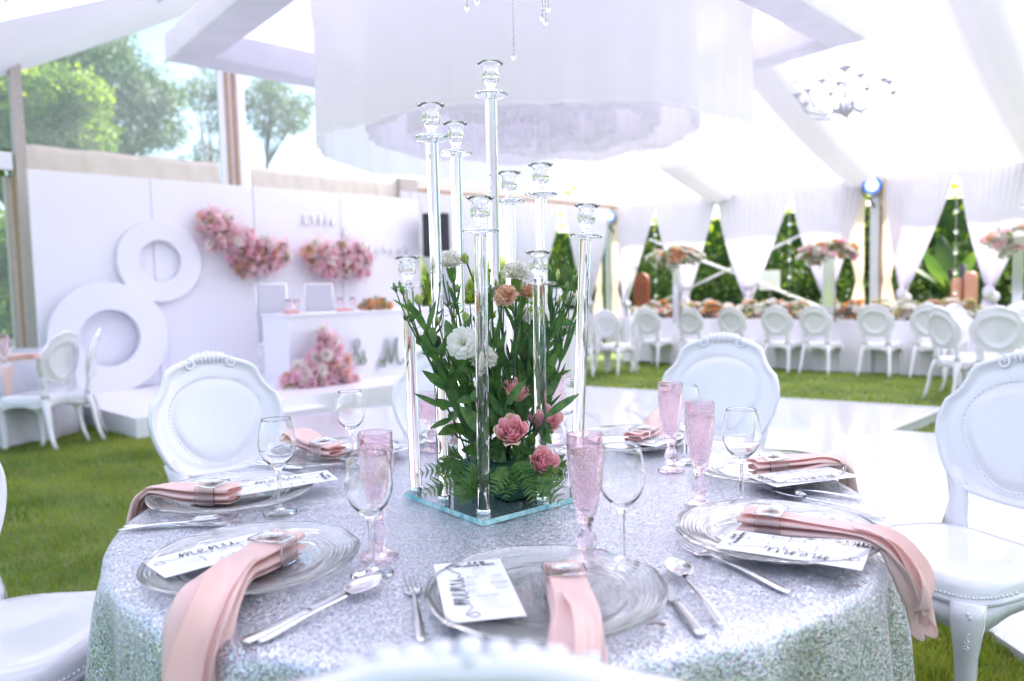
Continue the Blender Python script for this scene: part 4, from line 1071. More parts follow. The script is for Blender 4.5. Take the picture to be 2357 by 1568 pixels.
# side table at the right
t = empty('side_table', (6.05,8.6,gz(8.6)), label='white clothed round table cut off by the right edge', cat='table')
m_ = MB(); m_.lathe([(0,.77),(.86,.77),(.875,.755),(.9,.5),(.94,.02)], 90, fn=lambda r, a, z: (r*math.cos(a)*(1+.03*(.77-z)*math.sin(a*17)), r*math.sin(a)*(1+.03*(.77-z)*math.sin(a*17)), z)); m_.build('tablecloth', MT['tcloth'], t)
# ------------------------------------------------------------------ hanging frame with ringed fabric
h2 = 2.0; ZB = EYE+h2
Lc, Bc, Rc, Nc = Vector((-2.70,6.8,0)), Vector((.44,9.95,0)), Vector((2.86,6.72,0)), Vector((-.10,3.60,0))
t = empty('ceiling_frame', ((Lc+Rc)/2).to_tuple()[:2]+(ZB,), label='square white fabric covered frame hung from the marquee roof', cat='hanging frame'); O = Vector(t.location)
MT['framefab'] = cloth('frame_fabric', (.86,.85,.91), .42, .08, 5)
for a, b_ in ((Lc,Bc),(Bc,Rc),(Rc,Nc),(Nc,Lc)):
    m_ = MB(); a2 = a.copy(); b3 = b_.copy(); a2.z = b3.z = ZB+.125; e = (b3-a2).normalized()*.155; m_.beam(a2-e-O, b3-e*1-O, .32, .25); o = m_.build('frame_beam', MT['framefab'], t, smooth=False); bevel(o,.02)
for q_ in (Lc,Bc,Rc,Nc): pass
lidc = [(p-O).to_tuple()[:2] for p in (Lc,Nc,Rc,Bc)]
m_ = MB(); m_.prism(ccw(lidc), .27, .28); m_.build('fabric_lid', MT['lid'], t, smooth=False)
C0 = (Lc+Rc+Bc+Nc)/4
for k,(x,y) in enumerate(((Lc*.9+C0*.1).to_tuple()[:2],(Rc*.9+C0*.1).to_tuple()[:2],(Bc*.9+C0*.1).to_tuple()[:2],(Nc*.9+C0*.1).to_tuple()[:2])):
    tt = (Vector((x,y,0))-CORN).dot(ADIR); m_ = MB(); m_.tube([(x-O.x,y-O.y,.28),(x-O.x,y-O.y,roofz(tt)-ZB)], .008, 5); m_.build('hanging_cable', MT['alu'], t)
# fabric rings
t = empty('fabric_chandelier', (C0.x+.10,C0.y,ZB), label='large chandelier of concentric white fabric rings under the frame', cat='chandelier')
dz = 2.50-ZB
MT['hem'] = cloth('doubled_hem_fabric', (.90,.885,.95), .42, .02, 4)  # hem bands coloured darker for the shading along the ring bottoms
for k,(r, zt2, zb2, n, name) in enumerate(((1.80,.2,dz-.12,8,'outer'),(1.38,.22,dz+.00,40,''),(1.04,.22,dz+.02,40,''),(.70,.22,dz+.02,40,''),(.36,.22,dz+.05,40,''))):
    m_ = MB()
    def f(u, v, r=r, zt2=zt2, zb2=zb2, n=n, k=k):
        a = 2*PI*u
        if n == 8:
            m = (a+PI/8) % (PI/4)-PI/8; rr0 = r*math.cos(PI/8)/math.cos(m)*1.03; rr = rr0*(1-v)**1*.0+ (rr0*(1-min(1,v*3))+r*min(1,v*3))
        else: rr = r
        rr += (.02*math.sin(a*37+k)+.025*math.sin(a*11+k*2))*v
        z = zt2+(zb2-zt2)*v + .02*math.sin(a*9+k*1.7)*(v**3)
        return (rr*math.cos(a), rr*math.sin(a), z)
    m_.grid(f, 200, 10, closeu=True); o = m_.build('fabric_ring', MT['sheer'], t)
    m_ = MB(); m_.grid(lambda u, v: Vector(f(u, 1))*1 + Vector((0,0,-.002-.022*v)), 200, 1, closeu=True); hem = m_.build('hem', MT['hem'], o)
# clamp light on the frame
p = at(568,112,7.4); t = empty('clamp_spotlight', p, label='small grey spotlight clamped under the frame at the left', cat='stage light')
m_ = MB(); m_.tube([(0,0,.25),(0,0,0)], .015, 6); m_.build('clamp_rod', MT['alu'], t)
m_ = MB(); m_.lathe([(0,-.09),(.05,-.09),(.065,-.04),(.07,.08),(.062,.08),(.05,0)], 16, Matrix.Rotation(.9,4,'Y')); m_.build('lamp_can', plain('grey_lamp_can',(.35,.35,.42),.4), t)
m_ = MB(); m_.tube([(-.09,0,.02),(-.05,.02,-.08),(.02,.03,-.11)], .008, 5); m_.build('yoke', MT['alu'], t)
# chandeliers
MT['smoke'] = plain('silvered_glass', (.64,.65,.74), .25, metal=.15, trans=.2)
def chandelier(loc, R, H, narm, lab, cord, seed=0, tiers=2):
    t = empty('glass_chandelier', loc, label=lab, cat='chandelier')
    m_ = MB(); m_.lathe([(0,H*.98),(R*.06,H*.95),(R*.17,H*.9),(R*.05,H*.84),(R*.02,H*.8),(R*.02,H*.7),(R*.07,H*.6),(R*.02,H*.5),(R*.06,H*.4),(R*.03,H*.3),(R*.12,H*.22),(R*.16,H*.1),(R*.06,0),(0,-H*.04)], 16); m_.build('stem', MT['smoke'], t)
    m_ = MB(); m_.tube([(0,0,H*.97),(0,0,H*.97+cord)], .006, 5); m_.build('chain', MT['alu'], t)
    for k in range(narm):
        a = 2*PI*k/narm+seed; up_ = .16*H if k % 2 else 0; rr = R*(1 if k % 2 == 0 else .72); z1 = H*.42+up_
        m_ = MB(); m_.tube([(R*.08*math.cos(a),R*.08*math.sin(a),H*.2),(rr*.4*math.cos(a),rr*.4*math.sin(a),H*.02+up_*.4),(rr*.8*math.cos(a),rr*.8*math.sin(a),H*.1+up_*.7),(rr*math.cos(a),rr*math.sin(a),z1-.03)], R*.026, 6); m_.build('arm', MT['smoke'], t)
        c_ = Matrix.Translation((rr*math.cos(a),rr*math.sin(a),z1)); m_ = MB(); m_.lathe([(0,-.03),(R*.03,-.025),(R*.11,.01),(R*.10,.012),(R*.02,-.012),(R*.022,.0),(R*.022,H*.13),(0,H*.14)], 12, c_); m_.build('candle_cup', MT['smoke'], t)
    m_ = MB()
    g = random.Random(3)
    for k in range(40):
        a = g.uniform(0,2*PI); r = R*g.uniform(.12,.9); z = H*.15+H*.1*math.sin(r/R*3); m_.ball((r*math.cos(a),r*math.sin(a),z-g.uniform(0,.08)), R*.018, 6, 4, (1,1,1.8))
    m_.build('crystal_drops', MT['crystal'], t, kind='stuff')
p = at(1945,268,8.2); chandelier(p, .50, .55, 12, 'large many armed glass chandelier hanging at the upper right', 1.2)
p = at(467,352,8.6); chandelier(p, .10, .14, 6, 'tiny glass chandelier on a long cord before the clear gable', 1.25)
# crystal strands over the table
p = Vector((at(1183,60,2.6).x,2.6,2.60)); t = empty('crystal_chandelier', p, label='crystal chandelier over the table, only its lowest strands in view', cat='chandelier')
m_ = MB(); m_.lathe([(0,.35),(.16,.33),(.17,.30),(.16,.27),(0,.26)], 24); m_.build('top_plate', MT['chrome'], t)
m_ = MB(); tt = (Vector((p.x,p.y,0))-CORN).dot(ADIR); m_.tube([(0,0,.33),(0,0,roofz(tt)-p.z-.02)], .006, 6); m_.build('chain', MT['chrome'], t)
for px, yb, n in ((1183,130,1),(1075,18,1),(1098,4,1),(1249,42,1),(1262,20,1),(1256,52,1)):
    q = at(px, yb, 2.6)-p; m_ = MB(); z = .27
    while z > q.z+.02: m_.ball((q.x,0,z), .0045, 6, 5); z -= .0125
    m_.tube([(q.x,0,.27),(q.x,0,q.z)], .0008, 4)
    m_.build('bead_strand', MT['crystal'], t, kind='stuff')
    m_ = MB(); m_.ball((q.x,0,q.z), .0085, 8, 6, (1,1,1.5)); m_.build('drop', MT['crystal'], t)
# ------------------------------------------------------------------ far left table
MT['sequinfar'] = plain('silver_sequin_cloth_far', (.55,.56,.62), .45, .15, 30, .6, 120, metal=.6)
t = empty('far_round_table', (-4.9,7.1,gz(7.1)), label='silver clothed round table cut off by the left edge', cat='table')
zt3 = at(60,822,6.6).z-gz(7.1)
m_ = MB(); m_.lathe([(0,zt3),(.72,zt3),(.745,zt3-.02),(.76,.4),(.80,.01)], 90, fn=lambda r, a, z: (r*math.cos(a)*(1+.05*(.77-z)*math.sin(a*15)), r*math.sin(a)*(1+.05*(.77-z)*math.sin(a*15)), z)); m_.build('tablecloth', MT['sequinfar'], t)
# ------------------------------------------------------------------ round table and its sequined cloth
def sequin(name, scale=410):
    m, t, b, o = newmat(name); tc = N(t,'TexCoord')
    v = N(t,'TexVoronoi'); v.inputs['Scale'].default_value = scale; v.inputs['Randomness'].default_value = .75
    t.links.new(tc.outputs['Object'], v.inputs['Vector'])
    sub_ = N(t,'VectorMath', operation='SUBTRACT'); sub_.inputs[1].default_value = (.5,.5,.5); t.links.new(v.outputs['Color'], sub_.inputs[0])
    sc = N(t,'VectorMath', operation='SCALE'); sc.inputs['Scale'].default_value = .64; t.links.new(sub_.outputs[0], sc.inputs[0])
    geo = N(t,'NewGeometry'); ad = N(t,'VectorMath', operation='ADD'); t.links.new(geo.outputs['Normal'], ad.inputs[0]); t.links.new(sc.outputs[0], ad.inputs[1])
    nm = N(t,'VectorMath', operation='NORMALIZE'); t.links.new(ad.outputs[0], nm.inputs[0])
    # little dimple in each sequin
    mr = N(t,'MapRange'); mr.inputs[1].default_value = .0; mr.inputs[2].default_value = .55; t.links.new(v.outputs['Distance'], mr.inputs[0])
    bu = N(t,'Bump'); bu.inputs['Strength'].default_value = .5; bu.inputs['Distance'].default_value = .002
    t.links.new(mr.outputs[0], bu.inputs['Height']); t.links.new(nm.outputs[0], bu.inputs['Normal']); t.links.new(bu.outputs[0], b.inputs['Normal'])
    sep = N(t,'SeparateColor'); t.links.new(v.outputs['Color'], sep.inputs[0])
    cr_ = N(t,'ValToRGB'); e = cr_.color_ramp.elements; e[0].color = (.34,.36,.44,1); e[1].color = (.82,.83,.90,1); e[0].position = .0; e[1].position = .75
    x = e.new(.35); x.color = (.57,.60,.71,1)
    t.links.new(sep.outputs[0], cr_.inputs[0])
    # faint rainbow sparkle put into the colour of some sequins
    hs = N(t,'HueSaturation'); hs.inputs['Color'].default_value = (.62,.72,.86,1); hs.inputs['Saturation'].default_value = 1.5
    t.links.new(sep.outputs[1], hs.inputs['Hue'])
    gt = N(t,'Math', operation='GREATER_THAN'); gt.inputs[1].default_value = .84; t.links.new(sep.outputs[2], gt.inputs[0])
    sc2 = N(t,'Math', operation='MULTIPLY'); sc2.inputs[1].default_value = .55; t.links.new(gt.outputs[0], sc2.inputs[0])
    mx = N(t,'MixRGB'); t.links.new(sc2.outputs[0], mx.inputs[0]); t.links.new(cr_.outputs[0], mx.inputs[1]); t.links.new(hs.outputs[0], mx.inputs[2])
    t.links.new(mx.outputs[0], b.inputs['Base Color']); setp(b, metal=.68, rough=.26)
    return m
MT['sequin'] = sequin('silver_sequin_cloth')
TBL = (TC.x, TC.y)
t = empty('round_table', (TBL[0],TBL[1],0), label='round folding table hidden under the silver sequined cloth', cat='table')
m_ = MB(); m_.lathe([(0,.74),(.735,.74),(.74,.75),(.735,.7545),(0,.7545)], 64); m_.build('tabletop', plain('pale_wood_top', (.45,.33,.2), .5), t)
for k in range(4):
    a = PI/4+k*PI/2; m_ = MB(); m_.tube([(.42*math.cos(a),.42*math.sin(a),0),(.42*math.cos(a),.42*math.sin(a),.739)], .016, 8); m_.build('leg', MT['alu'], t)
m_ = MB(); g = random.Random(2)
def clothpt(r, a, z):
    k = max(0, (.745-z)/.74); fold = 0
    if z < .75: fold = k**.6*(.030*math.sin(a*21+.9*math.sin(a*3))+.022*math.sin(a*34+1.3)+.012*math.sin(a*7)) + .015*k
    wob = .0012*math.sin(a*23+r*40)+.001*math.sin(r*60+a*9) if z > .75 else 0
    rr = r+fold; return (rr*math.cos(a), rr*math.sin(a), z+wob*(r < .74))
prof = [(.0001,.76),(.1,.76),(.2,.76),(.3,.76),(.4,.76),(.5,.76),(.6,.76),(.68,.76),(.725,.7598),(.738,.7575),(.747,.752),(.752,.743),(.7545,.725),(.756,.70),(.757,.66),(.758,.6),(.759,.5),(.76,.4),(.762,.3),(.764,.2),(.766,.1),(.768,.012)]
m_.lathe(prof, 420, fn=clothpt)
o = m_.build('tablecloth', MT['sequin'], label='silver sequined tablecloth draped over the nearest round table', cat='tablecloth'); o.location = (TBL[0],TBL[1],0)
TZ0 = .7615
# ------------------------------------------------------------------ tableware prototypes
def bumpglass(name, col=(1,1,1), sc=60, st=.3):
    m, t, b, o = newmat(name); b.inputs['Base Color'].default_value = (*col,1); setp(b, rough=.02, trans=1.0, ior=1.47)
    return m
MT['plateglass'] = glass('milky_clear_plate_glass', (1,1,1), 1.45); MT['plateglass'].node_tree.nodes['Principled BSDF'].inputs['Transmission Weight'].default_value = .91
def plate_mesh():
    m_ = MB(); g = np.random.default_rng(4); ph = g.uniform(0,6.28,12)
    def ridg(r, a):
        w = .0009*sum(math.sin(k*a*1.0+ph[k])/(k*.6+.4) for k in range(1,6))
        q = (r+w*1.6)/.0068+ .25*math.sin(a*2+ph[7])
        brk = .55+.45*math.sin(a*5+ph[int(q) % 12]*3)
        return (abs(math.sin(PI*q))**.7-.5)*.0040*brk
    R_ = [.0001,.03,.06,.085,.098]+list(np.linspace(.104,.168,44))
    def top(r, a): 
        z = .0045 if r < .098 else .0045+.0165*((r-.098)/.070)**.85
        if r < .098: return z+.0004*math.sin(a*3+r*90)
        return z+ridg(r,a)*min(1,(r-.098)/.006)
    n = 160; b = 0
    for r in R_:
        for k in range(n):
            a = 2*PI*k/n; rr = r+(.0012*math.sin(a*7+ph[1])+.0009*math.sin(a*13+ph[2]))*(r/.168)**3; m_.v.append((rr*math.cos(a),rr*math.sin(a),top(r,a)+.003))
    bot = [(.167,.0185),(.150,.0135),(.125,.0075),(.100,.0012),(.09,.0),(.0001,.0004)]
    for r, z in bot:
        for k in range(n):
            a = 2*PI*k/n; rr = r+(.0012*math.sin(a*7+ph[1])+.0009*math.sin(a*13+ph[2]))*(r/.168)**3; m_.v.append((rr*math.cos(a),rr*math.sin(a),z))
    m = len(R_)+len(bot)
    for i in range(m-1):
        for k in range(n): m_.f.append((i*n+k,i*n+(k+1)%n,(i+1)*n+(k+1)%n,(i+1)*n+k))
    return m_.mesh('charger_plate', MT['plateglass'])
def wine_mesh(h=.190, rb=.037, rr=.029):
    out = [(.0001,.0),(.033,.0),(.0335,.0012),(.030,.0028),(.012,.0060),(.0055,.010),(.0040,.020),(.0038,.055),(.0042,.078),(.0075,.090),(.017,.098),(.028,.110),(.035,.126),(.037,.142),(.0355,.160),(.032,.178),(rr+.0002,h-.003),(rr+.0001,h-.0007),(rr-.0003,h),(rr-.0007,h),(rr-.0011,h-.0007)]
    inn = [(rr-.0010,h-.003),(.0309,.178),(.0344,.160),(.0359,.142),(.0339,.126),(.0268,.112),(.0155,.1005),(.006,.0955),(.0001,.0950)]
    m_ = MB(); m_.lathe(out+inn, 56); return m_.mesh('wine_glass', MT['glass'])
def pyr(a, z, n, dz):
    u = a*n/(2*PI)+z/dz; v = a*n/(2*PI)-z/dz
    fu = abs(u-math.floor(u)-.5)*2; fv = abs(v-math.floor(v)-.5)*2
    return 1-max(fu, fv)
def flute_mesh():
    body = [(z, r) for z, r in ((.078,.0135),(.086,.0150),(.098,.0178),(.112,.0208),(.128,.0238),(.145,.0262),(.160,.0276),(.172,.0283),(.180,.0286))]
    def rb(z):
        for (z0,r0),(z1,r1) in zip(body, body[1:]):
            if z <= z1: return r0+(r1-r0)*(z-z0)/(z1-z0)
        return .0286
    pr = [(.0001,0,0),(.030,0,0),(.0315,.0015,0),(.031,.0035,0),(.022,.0062,3),(.012,.011,0),(.0095,.017,0),(.0115,.022,2),(.0145,.030,2),(.0148,.037,2),(.0125,.046,2),(.0092,.054,0),(.0088,.062,0),(.0105,.068,0),(.0140,.073,0),(.0143,.076,0)]
    for z in np.arange(.080,.1795,.00175): pr.append((rb(z), z, 1))
    pr += [(.0292,.1805,0),(.0295,.183,0),(.0288,.185,0),(.0286,.195,0),(.0287,.2065,0),(.0284,.2080,0),(.0268,.2080,0),(.0265,.2065,0),(.0264,.195,0),(.0262,.180,0),(.0245,.155,0),(.021,.125,0),(.0155,.098,0),(.009,.087,0),(.0001,.084,0)]
    n = 144; m_ = MB()
    for r, z, k in pr:
        for i in range(n):
            a = 2*PI*i/n; rr = r
            if k == 1: rr += .0017*pyr(a, z, 24, .0079)
            elif k == 2: rr += .0012*pyr(a, z, 12, .008)
            elif k == 3: rr += .0006*abs(math.sin(a*12))
            m_.v.append((rr*math.cos(a), rr*math.sin(a), z))
    for j in range(len(pr)-1):
        for i in range(n): m_.f.append((j*n+i,j*n+(i+1)%n,(j+1)*n+(i+1)%n,(j+1)*n+i))
    me = m_.mesh('pink_flute', MT['pink'], smooth=False)
    return me
def goblet_mesh():
    pr = [(.0001,0,0),(.036,0,0),(.037,.002,0),(.035,.004,0),(.018,.008,0),(.009,.014,0),(.008,.020,0),(.0115,.030,2),(.0125,.040,2),(.010,.050,2),(.008,.058,0),(.010,.064,0),(.015,.069,0)]
    for k in range(36):
        u = k/35; pr.append((.017+.0265*math.sin(u*PI*.5)**.8, .071+.062*u, 1))
    pr += [(.0438,.135,0),(.0435,.138,0),(.0432,.155,0),(.0428,.158,0),(.0408,.158,0),(.0405,.138,0),(.038,.115,0),(.030,.092,0),(.012,.080,0),(.0001,.078,0)]
    n = 128; m_ = MB()
    for r, z, k in pr:
        for i in range(n):
            a = 2*PI*i/n; rr = r+(.0017*pyr(a,z,26,.009) if k == 1 else .0010*pyr(a,z,12,.009) if k == 2 else 0); m_.v.append((rr*math.cos(a), rr*math.sin(a), z))
    for j in range(len(pr)-1):
        for i in range(n): m_.f.append((j*n+i,j*n+(i+1)%n,(j+1)*n+(i+1)%n,(j+1)*n+i))
    return m_.mesh('pink_goblet', MT['pink'], smooth=False)
PLM, WGM, FLM, GBM = plate_mesh(), wine_mesh(), flute_mesh(), goblet_mesh()
# place settings: seat angle, label of the place
SEATS = {'P1':(-83,.568,'at the nearest place'),'P2':(-134.4,.560,'at the front left place'),'P3':(179,.574,'at the left place'),'P4':(138,.585,'at the back left place'),
         'P5':(97,.585,'at the back place behind the flowers'),'P6':(54.5,.592,'at the back right place'),'P7':(11,.612,'at the right place'),'P8':(-35.2,.576,'at the front right place')}
def seat_frame(k):
    a = math.radians(SEATS[k][0]); r = SEATS[k][1]; px, py = TBL[0]+r*math.cos(a), TBL[1]+r*math.sin(a)
    yx, yy = -math.cos(a), -math.sin(a)
    return Matrix(((yy,yx,0,px),(-yx,yy,0,py),(0,0,1,TZ0),(0,0,0,1)))
tilt = {'P3':(0,-.0)}
for k,(a,r,w) in SEATS.items():
    o = obj('charger_plate', PLM, label='clear rippled glass charger plate '+w, cat='plate', group='glass charger plates'); o.matrix_world = seat_frame(k) @ Matrix.Rotation(a, 4, 'Z')
for (x,y,lab) in ((-.471,1.519,'wine glass at the left place, in front of the big white chair'),(-.408,1.919,'wine glass at the back left beside the folded napkin'),(-.226,1.174,'wine glass in front of the left pink flute'),
        (.165,1.185,'wine glass just right of the nearest pink flute'),(.416,1.862,'wine glass behind the tall back right pink flute'),(.443,1.494,'wine glass right of the pink flutes, reflecting a napkin'),(.137,2.046,'wine glass behind the flowers, right of the rods')):
    o = obj('wine_glass', WGM, label='clear '+lab, cat='wine glass', group='clear wine glasses'); o.location = (x,y,TZ0)
for (x,y,lab) in ((-.228,1.252,'pink diamond cut flute seen through the left wine glass'),(.110,1.193,'pink diamond cut flute nearest the glass base plate, centre right'),(.365,1.787,'pink diamond cut flute farthest right at the back, before the chair'),
        (.361,1.492,'pink diamond cut flute between the back flute and the right wine glass'),(.120,2.135,'pink diamond cut flute half hidden behind the flowers')):
    o = obj('pink_flute', FLM, label=lab, cat='flute glass', group='pink cut glass flutes'); o.location = (x,y,TZ0)
o = obj('pink_goblet', GBM, label='wide pink cut glass goblet behind the left glass rods', cat='goblet'); o.location = (-.225,2.08,TZ0)
# ------------------------------------------------------------------ cutlery (local +y towards the tip, length 1 scaled in metres)
def handle_mesh(L, wt=.0105, dip=.006, y0=None):
    m_ = MB(); pts = []; rad = []
    yn = y0 if y0 is not None else .03
    n = 22
    for i in range(n+1):
        u = i/n; y = -L/2+(yn+L/2)*u
        w = wt*(.80+.2*math.sin(min(1,u*6)*PI/2)) * (1-.62*u**1.3); w = max(w, .0027)
        if u < .03: w *= .75
        z = .0022+dip*math.sin(PI*u)**1.2*(.4+.6*u)+.004*u**6
        pts.append((0,y,z)); rad.append((w*.62, .0016+.0006*u))
    m_.tube(pts, rad, 10, ref=(0,0,1)); return m_
def spoon_mesh(L=.20):
    m_ = handle_mesh(L, y0=L/2-.058); b0 = L/2-.062; LB = .062
    def prof(u, v, s_):
        y = b0+LB*v; w = .0205*math.sin(PI*min(1,(v*.97+.03)))**.62*(1-.12*v)
        x = (u-.5)*2*w; d = (1-(2*u-1)**2)*math.sin(PI*v)**.7*.0085
        return (x, y, .0095-.0*v+.002*math.sin(PI*v)-d+s_*.0009+.002*v)
    m_.grid(lambda u, v: prof(u, v, 1), 14, 16); b1 = len(m_.v)-15*17; m_.grid(lambda u, v: prof(u, v, -1), 14, 16); b2 = len(m_.v)-15*17
    for j in range(16):
        for i_ in (0, 14): m_.f.append((b1+j*15+i_, b1+(j+1)*15+i_, b2+(j+1)*15+i_, b2+j*15+i_))
    return m_
def knife_parts(L=.225):
    m_ = MB(); pts = []; rad = []
    for i in range(14):
        u = i/13; pts.append((0,-L/2+.105*u,.0040)); rad.append((.0090*(.86+.14*math.cos(u*PI)) if u > .02 else .007, .0034-.0008*u))
    m_.tube(pts, rad, 10, ref=(0,0,1)); h = m_.mesh('handle', MT['steel'])
    m_ = MB(); n = 16; y0 = -L/2+.103; up_, dn = [], []
    for i in range(n+1):
        u = i/n; y = y0+(L-.103)*u; w = .0095*(1 if u < .8 else math.sqrt(max(0,1-((u-.8)/.2)**2))*.9+.1)
        up_.append((w*.55, y)); dn.append((-w if u > .04 else -w*.5, y))
    poly = dn+up_[::-1]; m_.prism(poly, .0028, .0044); b = m_.mesh('blade', MT['steel'], False)
    return h, b
SPM = spoon_mesh().mesh('spoon', MT['steel']); KH, KB = knife_parts()
FH = handle_mesh(.20, y0=.045).mesh('handle', MT['steel'])
m_ = MB()
def fhead(u, v): 
    w = .0035+.0085*min(1, v*1.8)**.8; return ((u-.5)*2*w, .040+.024*v, .0062+.0016*math.cos(u*PI*2)*v*.3-.004*math.sin(v*PI*.8)+0*v)
m_.grid(fhead, 8, 8); FHEAD = m_.mesh('fork_head', MT['steel'])
m_ = MB(); m_.tube([(0,.0615,.0035),(0,.075,.0030),(0,.088,.0052),(0,.100,.0098)], [(.0016,.0009),(.0015,.0009),(.0013,.0008),(.0006,.0005)], 6, ref=(0,0,1)); TINE = m_.mesh('tine', MT['steel'])
def place2(o, tip, end, L, z=TZ0, tiltz=0):
    T_ = Vector((tip[0],tip[1],0)); E_ = Vector((end[0],end[1],0)); c_ = (T_+E_)/2; d_ = T_-E_
    o.location = (c_.x,c_.y,z); o.rotation_euler = (tiltz,0,math.atan2(-d_.x,d_.y)); s_ = min(1.18, d_.length/L); o.scale = (s_,s_,1)
def spoon(tip, end, lab, z=TZ0): o = obj('spoon', SPM, label=lab, cat='spoon', group='steel spoons'); place2(o, tip, end, .20, z)
def fork(tip, end, lab, z=TZ0):
    t = empty('fork', label=lab, cat='fork', group='steel forks'); obj('handle', FH, t); solidify(obj('fork_head', FHEAD, t), .0016)
    for k in range(4): o = obj('tine', TINE, t); o.location = ((k-1.5)*.0068,0,0)
    place2(t, tip, end, .20, z)
def knife(tip, end, lab, z=TZ0):
    t = empty('knife', label=lab, cat='knife', group='steel knives'); obj('handle', KH, t); obj('blade', KB, t); place2(t, tip, end, .225, z)
fork((-.160,1.136),(-.122,.935),'steel fork left of the nearest plate, tines up')
knife((-.222,1.145),(-.345,.940),'steel knife beside the front left plate, under the spoon',)
spoon((-.205,1.130),(-.326,.940),'steel spoon with a knife, between the front left and nearest plates', TZ0+.002)
knife((.204,1.150),(.226,.930),'steel knife half under the spoon right of the nearest plate')
spoon((.238,1.170),(.258,.952),'steel spoon lying across a knife right of the nearest plate', TZ0+.0035)
fork((.272,1.282),(.384,1.045),'steel fork below the front right plate')
spoon((.528,1.562),(.672,1.385),'steel spoon between the two right hand plates', TZ0+.001)
fork((.512,1.622),(.688,1.512),'steel fork behind the spoon, between the two right hand plates')
knife((-.515,1.446),(-.742,1.440),'steel knife behind the spoon, in front of the left plate')
spoon((-.566,1.456),(-.742,1.416),'steel spoon in front of the left plate', TZ0+.003)
fork((-.524,1.435),(-.606,1.215),'steel fork mostly under the front left plate, only ends showing')
spoon((-.515,1.850),(-.690,1.958),'steel spoon with a knife in front of the back left plate', TZ0+.002)
knife((-.490,1.832),(-.668,1.985),'steel knife beside the spoon at the back left')
spoon((-.245,2.165),(-.345,2.03),'dark looking spoon behind the left glass rod')
fork((-.215,2.25),(-.31,2.13),'fork behind the left glass rod at the back')
knife((.47,1.905),(.61,2.02),'steel knife behind the flutes at the back right')
# ------------------------------------------------------------------ menu cards
def dashes(m_, x0, x1, y, h, g):
    x = x0
    while x < x1:
        w = g.uniform(.0012,.0035); 
        m_.add([(x,y,0),(min(x+w,x1),y,0),(min(x+w,x1),y+h,0),(x,y+h,0)], [(0,1,2,3)]); x += w+.0008
CW, CHH = .102, .212
def card_parts():
    m_ = MB()
    def f(u, v): return ((u-.5)*CW, (v-.5)*CHH, .0005*math.sin(PI*v))
    m_.grid(f, 6, 14); base = m_.mesh('card', MT['card'])
    L = []
    def flat(me, name): me.name = name; return me
    # script word along the left side, reading upwards
    m_ = MB(); Mt = Matrix.Translation((-CW/2+.026,0,.0003)) @ Matrix.Rotation(PI/2,4,'Z'); s_ = .043
    x = -.058; gl = [('m',.60),('e',.36),('n',.48),('u',.56)]
    for ch_, adv in gl:
        for st in GL[ch_]: stroke([((a)*s_*1.15+x, (b-.25)*s_*1.0) for a, b in st], .0009, .0002, Mt, m_, 6)
        x += adv*s_*1.15
    stroke([(-.058,-.009),(-.068,-.012),(-.078,-.006),(-.088,-.002),(-.098,-.010),(-.094,-.018),(-.084,-.014),(-.090,.0)], .0007, .0002, Mt, m_, 6)
    stroke([(x-.002,-.004),(x+.012,-.008),(x+.026,.002),(x+.044,.008),(x+.050,-.002),(x+.040,-.008)], .0010, .0002, Mt, m_, 6)
    word = m_.mesh('menu_lettering', MT['ink'], False)
    txt = []
    for s, sz, x, y, bold in (('E & M',.0105,.012,.094,.0002),('Wedding Menu',.0092,.010,.084,.00022)):
        me = textmesh(s, sz, .00012, 'heading', MT['ink'], bold); me.transform(Matrix.Translation((x,y,.0006))); txt.append(me)
    heads = (('Starch',.012,.070),('Main Course',-.008,.036),('Salads',.034,.036),('Vegies',-.008,.010),('Beverages',.034,.010),('Salad',-.008,-.012),('Desert',.034,-.012),('Special Menu',.012,-.034))
    for s, x, y in heads:
        me = textmesh(s, .0060, .0001, 'heading', MT['inkgrey'], 0, .3); me.transform(Matrix.Translation((x,y,.0010))); txt.append(me)
    m_ = MB(); g = random.Random(5)
    for x, y, n in ((.012,.064,5),(-.008,.030,4),(.034,.030,4),(-.008,.004,2),(.034,.004,3),(-.008,-.018,2),(.012,-.041,9)):
        for k in range(n): w = g.uniform(.007,.013); dashes(m_, x-w, x+w, y-k*.0044, .0009, g)
    for y in (.078,.044,-.029): m_.add([(-.022,y,0),(.046,y,0),(.046,y+.0005,0),(-.022,y+.0005,0)], [(0,1,2,3)])
    for v_ in range(len(m_.v)): x, y, z = m_.v[v_]; m_.v[v_] = (x,y,.0022)
    small = m_.mesh('small_print', MT['inkgrey'], False)
    m_ = MB()
    for cx_, cy_, n, sp in ((.036,-.090,9,.020),(.040,.092,5,.012)):      # line drawn flowers in the corners
        for k in range(n):
            x = cx_+g.uniform(-1,.6)*sp; y = cy_+g.uniform(-.6,.9)*sp; r = g.uniform(.004,.008)
            for q in range(5):
                a = 2*PI*q/5+g.random(); m_.add([(x+r*math.cos(a+da)*rr, y+r*math.sin(a+da)*rr, .0012) for da, rr in ((-.5,.5),(0,1),(.5,.5),(.42,.44),(0,.88),(-.42,.44))], [(0,1,4,5),(1,2,3,4)])
    floral = m_.mesh('floral_print', plain('pale_lilac_print', (.68,.67,.80), .5), False)
    return base, word, txt, small, floral
CP = card_parts()
